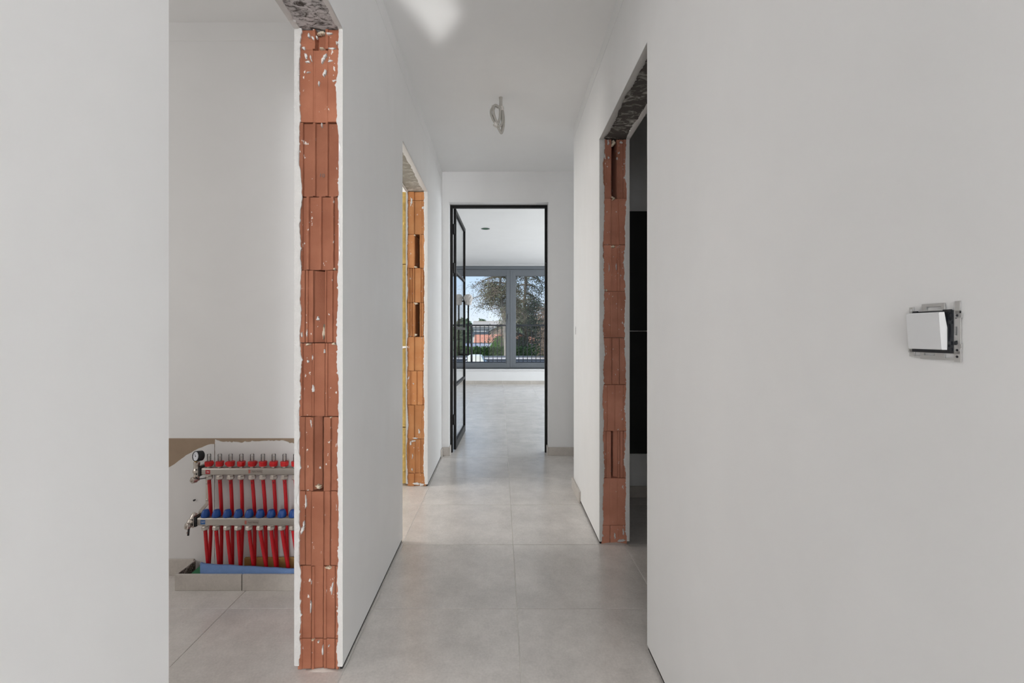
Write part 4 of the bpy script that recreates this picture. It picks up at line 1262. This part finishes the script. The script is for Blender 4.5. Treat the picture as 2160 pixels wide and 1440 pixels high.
wires = [
 [(905, 540), (900, 700), (885, 860), (850, 960), (800, 900), (760, 800), (735, 680), (730, 560), (775, 500), (840, 530), (930, 600)],
 [(940, 540), (955, 720), (965, 870), (930, 1000), (880, 1030), (820, 1000), (740, 900), (690, 790), (665, 680), (690, 590), (760, 520), (850, 560)],
 [(950, 580), (985, 760), (995, 900), (985, 1040), (960, 1150), (935, 1210), (900, 1170), (860, 1090), (810, 1000), (740, 890), (700, 760)],
 [(925, 560), (935, 760), (960, 960), (950, 1100), (940, 1200), (890, 1140), (840, 1050), (790, 960)],
]
for k, w in enumerate(wires):
    P = catmull([C(a, b, -0.012 + 0.009 * k) for a, b in w], 6)
    part(MB().tube(P, 0.0074, 8), 'cable', M_CABLE, cab, smooth=70)
def band(c0, c1, w, name):
    a, b = C(*c0), C(*c1); mb = MB()
    d = (b - a).normalized(); pts = [a + (b - a) * t for t in (0, .33, .66, 1)]
    mb.tube(pts, [w, w * 1.06, w * 1.0, w * 0.95], 10)
    for i, vv in enumerate(mb.v):
        mb.v[i] = (vv[0], YC_ + (vv[1] - YC_) * 1.0, vv[2])
    part(mb, name, M_TAPE, cab, smooth=50)
band((925, 550), (935, 650), 0.0165, 'tape')
band((835, 900), (770, 1035), 0.0165, 'tape')
band((735, 520), (725, 600), 0.0125, 'tape')

# ------------------------------------------------------------------ spot hole in the living room ceiling
YH = 1.56 * F / (CY - 482)
hp = (px(1024, 482, YH).x, YH, 2.70)
hole = thing('ceiling_spot_hole', hp, 'round unfinished spotlight hole with green rim in the far ceiling', 'light fitting')
part(MB().lathe((hp[0], hp[1], 2.6995), (0, 0, -1), [(0, .062), (.003, .066), (.003, .050), (0.0005, .048)], 28, cap=False), 'rim', simple('grey_rim', lin(120, 122, 120), 0.6, var=0.05), hole)
part(MB().lathe((hp[0], hp[1], 2.6992), (0, 0, -1), [(0, .049), (.0012, .049)], 28), 'back_box', simple('green_box', lin(40, 84, 58), 0.6, var=0.1), hole)

# ------------------------------------------------------------------ black panel in the dark side room
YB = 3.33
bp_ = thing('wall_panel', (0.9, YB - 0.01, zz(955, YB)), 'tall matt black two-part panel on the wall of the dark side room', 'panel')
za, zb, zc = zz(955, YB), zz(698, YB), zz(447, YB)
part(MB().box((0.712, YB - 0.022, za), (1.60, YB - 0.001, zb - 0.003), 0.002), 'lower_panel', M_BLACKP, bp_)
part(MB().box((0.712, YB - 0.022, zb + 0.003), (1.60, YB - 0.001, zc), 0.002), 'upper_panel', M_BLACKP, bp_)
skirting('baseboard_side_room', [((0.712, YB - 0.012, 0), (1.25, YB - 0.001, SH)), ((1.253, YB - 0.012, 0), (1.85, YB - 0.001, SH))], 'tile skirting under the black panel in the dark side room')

# ------------------------------------------------------------------ outside
GZ = -3.0
M_GRASS = simple('garden_ground', lin(118, 122, 96), 0.95, var=0.2, scale=0.3)
structure(MB().box((-120, 11.2, GZ - 0.3), (120, 260, GZ)), 'ground', M_GRASS, 'garden ground below the window')
M_FLAT = simple('dark_roofing', lin(82, 85, 88), 0.8, var=0.12, scale=2)
M_GRAVEL = simple('pale_gravel', lin(214, 202, 190), 0.95, var=0.10, scale=6)
M_PALEW = simple('pale_render', lin(216, 212, 204), 0.9, var=0.05, scale=2)
M_GREYW = simple('grey_render', lin(150, 152, 152), 0.9, var=0.06, scale=2)
M_FASC = simple('dark_fascia', lin(84, 92, 100), 0.7, var=0.05)
M_ORT = simple('orange_roof_tile', lin(220, 158, 132), 0.9, var=0.12, scale=5)
M_BRT = simple('brown_roof_tile', lin(160, 138, 126), 0.9, var=0.10, scale=3)
M_CORR = simple('grey_corrugated_sheet', lin(176, 178, 186), 0.7, var=0.08, scale=2)
M_GRT = simple('grey_roof_sheet', lin(186, 174, 158), 0.8, var=0.10, scale=1)
def P3(x, y, Y): return px(x, y, Y)

fr = thing('flat_roof', (0, 16, GZ), 'dark flat roof with black edge right below the railing', 'flat roof')
Z1 = 0.02
part(MB().box((-14, 12.0, GZ), (14, 20.0, Z1)), 'body', M_FLAT, fr)
part(MB().box((-14, 20.0, GZ + 2), (14, 20.25, zz(757.5, 20.1)), 0.02), 'edge_trim', M_RAIL, fr)
fr2 = thing('flat_roof', (0, 26, GZ), 'pale gravel flat roof with grey edge in front of the hedge', 'flat roof')
part(MB().box((-12, 21.5, GZ), (16, 29.0, -0.30)), 'body', M_GRAVEL, fr2)
part(MB().box((-12, 29.0, GZ + 2), (16, 29.2, zz(750.5, 29)), 0.02), 'edge_trim', M_FASC, fr2)
rl = thing('rooflight', (-1.03, 19.0, Z1), 'cream domed rooflight on the dark flat roof', 'rooflight')
a, b = P3(984, 761, 18.2), P3(1019, 749, 18.2)
V = []
for (x0, x1, y0, y1, z) in ((a.x, b.x + 0.06, 18.0, 19.2, Z1), (a.x + .05, b.x - .06, 18.1, 19.1, b.z - 0.03), (a.x + .12, b.x - .14, 18.2, 19.0, b.z)):
    V += [(x0, y0, z), (x1, y0, z), (x1, y1, z), (x0, y1, z)]
Fs = [(0, 1, 2, 3), (8, 9, 10, 11)] + [(k * 4 + i, k * 4 + (i + 1) % 4, (k + 1) * 4 + (i + 1) % 4, (k + 1) * 4 + i) for k in range(2) for i in range(4)]
part(MB().add(V, Fs), 'dome', simple('cream_dome', lin(226, 224, 208), 0.6, var=0.04), rl)
part(MB().box((a.x - .05, 17.95, Z1), (b.x + .10, 19.25, Z1 + 0.06), 0.01), 'base_frame', M_PALEW, rl)

def leaves_mesh(points, size, seed, droop=0.0):
    rnd = random.Random(seed); mb = MB()
    for p in points:
        s = size * rnd.uniform(0.6, 1.3)
        a = Vector((rnd.gauss(0, 1), rnd.gauss(0, 1), rnd.gauss(0, .6) - droop)).normalized()
        b = a.orthogonal().normalized()
        b = (b * math.cos(1.0 * rnd.random() * 6) + a.cross(b) * math.sin(rnd.random() * 6)).normalized()
        p = Vector(p)
        mb.v += [tuple(p), tuple(p + a * s * .5 + b * s * .34), tuple(p + a * s), tuple(p + a * s * .5 - b * s * .34)]
        k = len(mb.v); mb.f.append((k - 4, k - 3, k - 2, k - 1))
    return mb
def leaf_obj(points, size, seed, name, mat, root, droop=0.0, **pr):
    mb = leaves_mesh(points, size, seed, droop)
    me = bpy.data.meshes.new(name); me.from_pydata(mb.v, [], mb.f); me.materials.append(mat)
    o = bpy.data.objects.new(name, me); COL.objects.link(o)
    o.parent = root; o.matrix_parent_inverse = Matrix.Translation(root.location).inverted()
    for k_, v_ in pr.items(): o[k_] = v_
    return o

M_BARK = simple('pale_birch_bark', lin(158, 150, 138), 0.9, var=0.25, scale=4)
M_BARKD = simple('grey_brown_bark', lin(120, 106, 92), 0.9, var=0.2, scale=4)
M_BIRCH = leaf_mat('birch_leaves', lin(148, 144, 116), lin(90, 96, 70))
M_CONIF = leaf_mat('dark_green_leaves', lin(94, 108, 82), lin(142, 138, 116))
M_RUST = leaf_mat('rusty_leaves', lin(178, 146, 122), lin(132, 116, 98))
M_HEDGE = leaf_mat('hedge_leaves', lin(52, 82, 42), lin(88, 120, 62), 1.5)
M_BUSH = leaf_mat('bush_leaves', lin(60, 116, 44), lin(110, 156, 78), 1.2)
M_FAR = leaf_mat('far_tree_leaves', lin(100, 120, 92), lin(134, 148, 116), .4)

def tree(name, base, trunk_r, path, limbs, leafmat, bark, label, nleaf, lsize, seed, droop=0.6, spread=0.35):
    rnd = random.Random(seed)
    t = thing(name, base, label, 'tree')
    P = catmull([Vector(p) for p in path], 6); m = len(P)
    part(MB().tube(P, [trunk_r * (1 - 0.8 * i / m) for i in range(m)], 10), 'trunk', bark, t, smooth=60)
    tips = []; br = MB()
    for (h, ang, ln, rise, elong) in limbs:
        i = min(m - 1, int(h * m)); o = P[i]
        d = Vector((math.cos(ang), math.sin(ang) * elong, 0))
        pts = [o + d * ln * f + Vector((0, 0, rise * ln * f - 0.55 * ln * f * f * (0.5 + droop))) + Vector((rnd.uniform(-.05, .05), rnd.uniform(-.05, .05), rnd.uniform(-.05, .05))) * ln * f for f in (0, .25, .5, .75, 1)]
        Q = catmull(pts, 4)
        br.tube(Q, [max(0.012, trunk_r * 0.35 * (1 - k / len(Q))) for k in range(len(Q))], 5)
        for q in Q[4:]:
            for _ in range(3):
                e = q + Vector((rnd.gauss(0, .35), rnd.gauss(0, .35), rnd.uniform(-.9 * droop - .1, .25)))
                br.tube([q, (q + e) / 2 + Vector((0, 0, .06)), e], [.014, .009, .004], 4)
                tips.append((q, e))
    part(br, 'branches', M_BARKD, t, smooth=60, kind='stuff')
    pts = []
    for _ in range(nleaf):
        q, e = rnd.choice(tips); f = rnd.random() ** 0.7
        pts.append(q.lerp(e, f) + Vector((rnd.gauss(0, 1), rnd.gauss(0, 1), rnd.gauss(0, 1))) * spread * .5)
    leaf_obj(pts, lsize, seed + 1, 'foliage', leafmat, t, droop, kind='stuff')
    return t

rnd = random.Random(44)
limbs = []
for k in range(64):
    h = 0.43 + 0.55 * rnd.random()
    limbs.append((h, rnd.uniform(0, 2 * PI), rnd.uniform(0.9, 2.5) * (1.2 - 0.6 * h), rnd.uniform(0.1, 0.8), 0.8))
bx0 = P3(1066, 750, 32.0)
tree('birch_tree', (bx0.x, 32.0, GZ), 0.17, [(bx0.x, 32, GZ), (bx0.x + .05, 32, 0), (bx0.x - .1, 32, 2.2), (bx0.x - .35, 32, 4.2), (bx0.x - .2, 32, 6.5), (bx0.x, 32, 9.0)], limbs,
     M_BIRCH, M_BARK, 'drooping birch tree with pale trunk seen through the window', 24000, 0.075, 45, 0.7, 0.30)
limbs = []
for k in range(90):
    h = 0.2 + 0.78 * rnd.random()
    limbs.append((h, rnd.uniform(0, 2 * PI), rnd.uniform(1.3, 3.2) * (1.1 - 0.45 * h), rnd.uniform(-0.05, 0.6), 0.8))
c = P3(1112, 750, 36.0)
tree('garden_tree', (c.x, 36.0, GZ), 0.2, [(c.x, 36, GZ), (c.x, 36, 0), (c.x - .2, 36, 3), (c.x, 36, 7), (c.x + .1, 36, 12.5)], limbs, M_CONIF, M_BARKD,
     'dense grey-green garden tree behind the right sash of the window', 40000, 0.10, 55, 0.7, 0.34)
limbs = []
for k in range(36):
    h = 0.3 + 0.68 * rnd.random()
    limbs.append((h, rnd.uniform(0, 2 * PI), rnd.uniform(.8, 1.7) * (1.3 - 0.8 * h), rnd.uniform(-0.1, 0.4), 0.8))
c = P3(1172, 750, 28.5)
tree('rusty_tree', (c.x, 28.5, GZ), 0.12, [(c.x, 28.5, GZ), (c.x, 28.5, -1), (c.x + .1, 28.5, 1), (c.x, 28.5, 2.9)], limbs, M_RUST, M_BARKD, 'rust-brown small tree at the right edge of the window view', 5000, 0.08, 65, 0.9, 0.28)

def bush(name, x0, x1, y0, y1, Yb, dep, mat, n, size, seed, label, boxy=False, cat='bush'):
    a, b = P3(x0, y1, Yb), P3(x1, y0, Yb); rnd = random.Random(seed)
    c = Vector(((a.x + b.x) / 2, Yb, 0)); rx = (b.x - a.x) / 2; top_ = b.z
    t = thing(name, (c.x, Yb, GZ), label, cat)
    pts = []
    if boxy:
        part(MB().box((a.x, Yb - dep / 2 + .06, GZ), (b.x, Yb + dep / 2 - .06, top_ - .06)), 'core', mat, t)
        for _ in range(n):
            f = rnd.random()
            if f < .75: pts.append((rnd.uniform(a.x, b.x), Yb - dep / 2 + rnd.gauss(0, .05), rnd.uniform(-1.2, top_)))
            else: pts.append((rnd.uniform(a.x, b.x), rnd.uniform(Yb - dep / 2, Yb + dep / 2), top_ + rnd.gauss(-.02, .05)))
    else:
        hz_ = (top_ - GZ)
        core = MB().lathe((c.x, Yb, GZ), (0, 0, 1), [(0, rx * .55), (hz_ * .3, rx * .85), (hz_ * .6, rx * .88), (hz_ * .85, rx * .6), (hz_ * .96, rx * .2)], 16)
        part(core, 'core', mat, t, smooth=80)
        for _ in range(n):
            th, u = rnd.uniform(0, 2 * PI), rnd.uniform(-0.3, 1); r = math.sqrt(max(0, 1 - u * u)) * rnd.uniform(.9, 1.08)
            pts.append((c.x + rx * r * math.cos(th), Yb + rx * r * math.sin(th), GZ + hz_ * .5 + hz_ * .5 * u * rnd.uniform(.94, 1.03)))
    leaf_obj(pts, size, seed, 'foliage', mat, t, 0, kind='stuff')
bush('clipped_hedge', 960, 1180, 733.5, 752, 34.0, 1.0, M_HEDGE, 9000, 0.13, 71, 'long clipped dark green hedge behind the flat roofs', True, 'hedge')
bush('round_bush', 1030, 1078, 712, 735, 38.5, 2, M_BUSH, 3000, 0.16, 72, 'rounded bright green bush left of the window mullion')
bush('round_bush', 1082, 1122, 713, 740, 39.5, 2, M_BUSH, 2600, 0.16, 73, 'bright green bush just right of the window mullion')
bush('round_bush', 1124, 1150, 710, 735, 41.5, 2, M_BUSH, 2200, 0.16, 74, 'bright green bush at the right end of the hedge')

# garden shed with corrugated roof
sh = thing('garden_shed', (-1.6, 41, GZ), 'garden shed with grey corrugated roof behind the hedge', 'shed')
a, b = P3(975, 733, 40.0), P3(1048, 724.5, 40.0)
mb = MB(); n = 60; V, Fs = [], []
zlo, zhi = P3(0, 736, 40).z, P3(0, 724, 42.5).z
for k in range(n + 1):
    x = a.x + (b.x + 0.5 - a.x) * k / n; w = 0.03 * math.cos(k * PI)
    V += [(x, 39.6, zlo + w), (x - 0.02 * k / n * 30, 42.5, zhi + w), (x, 39.6, zlo + w - .04), (x - 0.02 * k / n * 30, 42.5, zhi + w - .04)]
for k in range(n):
    i, j = k * 4, (k + 1) * 4
    Fs += [(i, j, j + 1, i + 1), (i + 2, i + 3, j + 3, j + 2), (i, i + 2, j + 2, j), (i + 1, j + 1, j + 3, i + 3)]
part(mb.add(V, Fs), 'roof', M_CORR, sh)
part(MB().box((a.x + .1, 39.9, GZ), (b.x - .4, 42.3, zlo - .05)), 'wall', M_GREYW, sh)
part(MB().box((a.x, 42.5, zhi - .12), (b.x - .1, 42.6, zhi + .06)), 'ridge', M_RAIL, sh)

def pitched(name, label, x0, x1, ytop, ybot, Yf, depth, roofm, wallm, rows=0):
    a, b = P3(x0, ybot, Yf), P3(x1, ybot, Yf)
    zr = P3(0, ytop, Yf + depth / 2).z; ze = a.z
    t = thing(name, ((a.x + b.x) / 2, Yf, GZ), label, 'house')
    part(MB().box((a.x + .2, Yf + .3, GZ), (b.x - .2, Yf + depth - .3, ze - .02)), 'wall', wallm, t)
    mb = MB()
    nn = rows or 1
    for k in range(nn):
        f0, f1 = k / nn, (k + 1) / nn
        y0_, y1_ = Yf + depth / 2 * f0, Yf + depth / 2 * f1
        z0_, z1_ = ze + (zr - ze) * f0, ze + (zr - ze) * f1
        mb.hexa([(a.x, y0_, z0_ - .05), (b.x, y0_, z0_ - .05), (b.x, y1_, z1_ - .10), (a.x, y1_, z1_ - .10), (a.x, y0_, z0_ + .05), (b.x, y0_, z0_ + .05), (b.x, y1_, z1_ + .0), (a.x, y1_, z1_ + .0)])
    mb.hexa([(a.x, Yf + depth / 2, zr - .1), (b.x, Yf + depth / 2, zr - .1), (b.x, Yf + depth, ze - .05), (a.x, Yf + depth, ze - .05), (a.x, Yf + depth / 2, zr), (b.x, Yf + depth / 2, zr), (b.x, Yf + depth, ze + .05), (a.x, Yf + depth, ze + .05)])
    part(mb, 'roof', roofm, t)
    part(MB().box((a.x, Yf + depth / 2 - .1, zr - .03), (b.x, Yf + depth / 2 + .1, zr + .05), .02), 'ridge', roofm, t)
    part(MB().box((a.x, Yf - .12, ze - .12), (b.x, Yf + .02, ze)), 'gutter', M_FASC, t)
    return t
pitched('garden_house', 'low house with orange tiled roof behind the shed', 999, 1140, 706.5, 724, 46.0, 5.0, M_ORT, M_PALEW, 9)
# flat house with dark fascia
fh = thing('flat_house', (P3(1008, 700, 58).x, 58, GZ), 'pale flat-roofed house with dark fascia above the orange roof', 'house')
a, b = P3(996, 706, 58), P3(1030, 699, 58)
part(MB().box((a.x, 58.2, GZ), (b.x, 64, zz(706, 58))), 'wall', M_PALEW, fh)
part(MB().box((a.x - .1, 58, zz(707, 58)), (b.x, 64, zz(699.5, 58))), 'fascia', M_FASC, fh)
part(MB().box((a.x + .2, 60, zz(700, 60)), (b.x - .3, 64, zz(694, 60))), 'upper_wall', M_PALEW, fh)
part(MB().box((a.x, 59.8, zz(694, 60)), (b.x + .6, 64.2, zz(692, 60))), 'upper_roof', M_GREYW, fh)
# gable house
gh = thing('gable_house', (P3(1045, 700, 66).x, 66, GZ), 'house with grey-brown sloping gable roof behind the birch trunk', 'house')
a, ap, b = P3(1018, 706, 66), P3(1052, 686, 66), P3(1120, 712, 66)
part(MB().prism([(a.x + .3, 66.2, GZ), (b.x - .3, 66.2, GZ), (b.x - .3, 66.2, b.z - .1), (ap.x, 66.2, ap.z - .12), (a.x + .3, 66.2, a.z - .1)], (0, 7, 0)), 'wall', M_BRT, gh)
mb = MB()
for p, q in ((a, ap), (ap, b)):
    mb.hexa([(p.x, 65.9, p.z - .05), (q.x, 65.9, q.z - .05), (q.x, 73.5, q.z - .05), (p.x, 73.5, p.z - .05), (p.x, 65.9, p.z + .15), (q.x, 65.9, q.z + .15), (q.x, 73.5, q.z + .15), (p.x, 73.5, p.z + .15)])
part(mb, 'roof', M_GREYW, gh)
pitched('long_house', 'far house with long pale grey roof under the tree line', 996, 1062, 677.5, 690, 84.0, 8.0, M_GRT, M_GREYW)
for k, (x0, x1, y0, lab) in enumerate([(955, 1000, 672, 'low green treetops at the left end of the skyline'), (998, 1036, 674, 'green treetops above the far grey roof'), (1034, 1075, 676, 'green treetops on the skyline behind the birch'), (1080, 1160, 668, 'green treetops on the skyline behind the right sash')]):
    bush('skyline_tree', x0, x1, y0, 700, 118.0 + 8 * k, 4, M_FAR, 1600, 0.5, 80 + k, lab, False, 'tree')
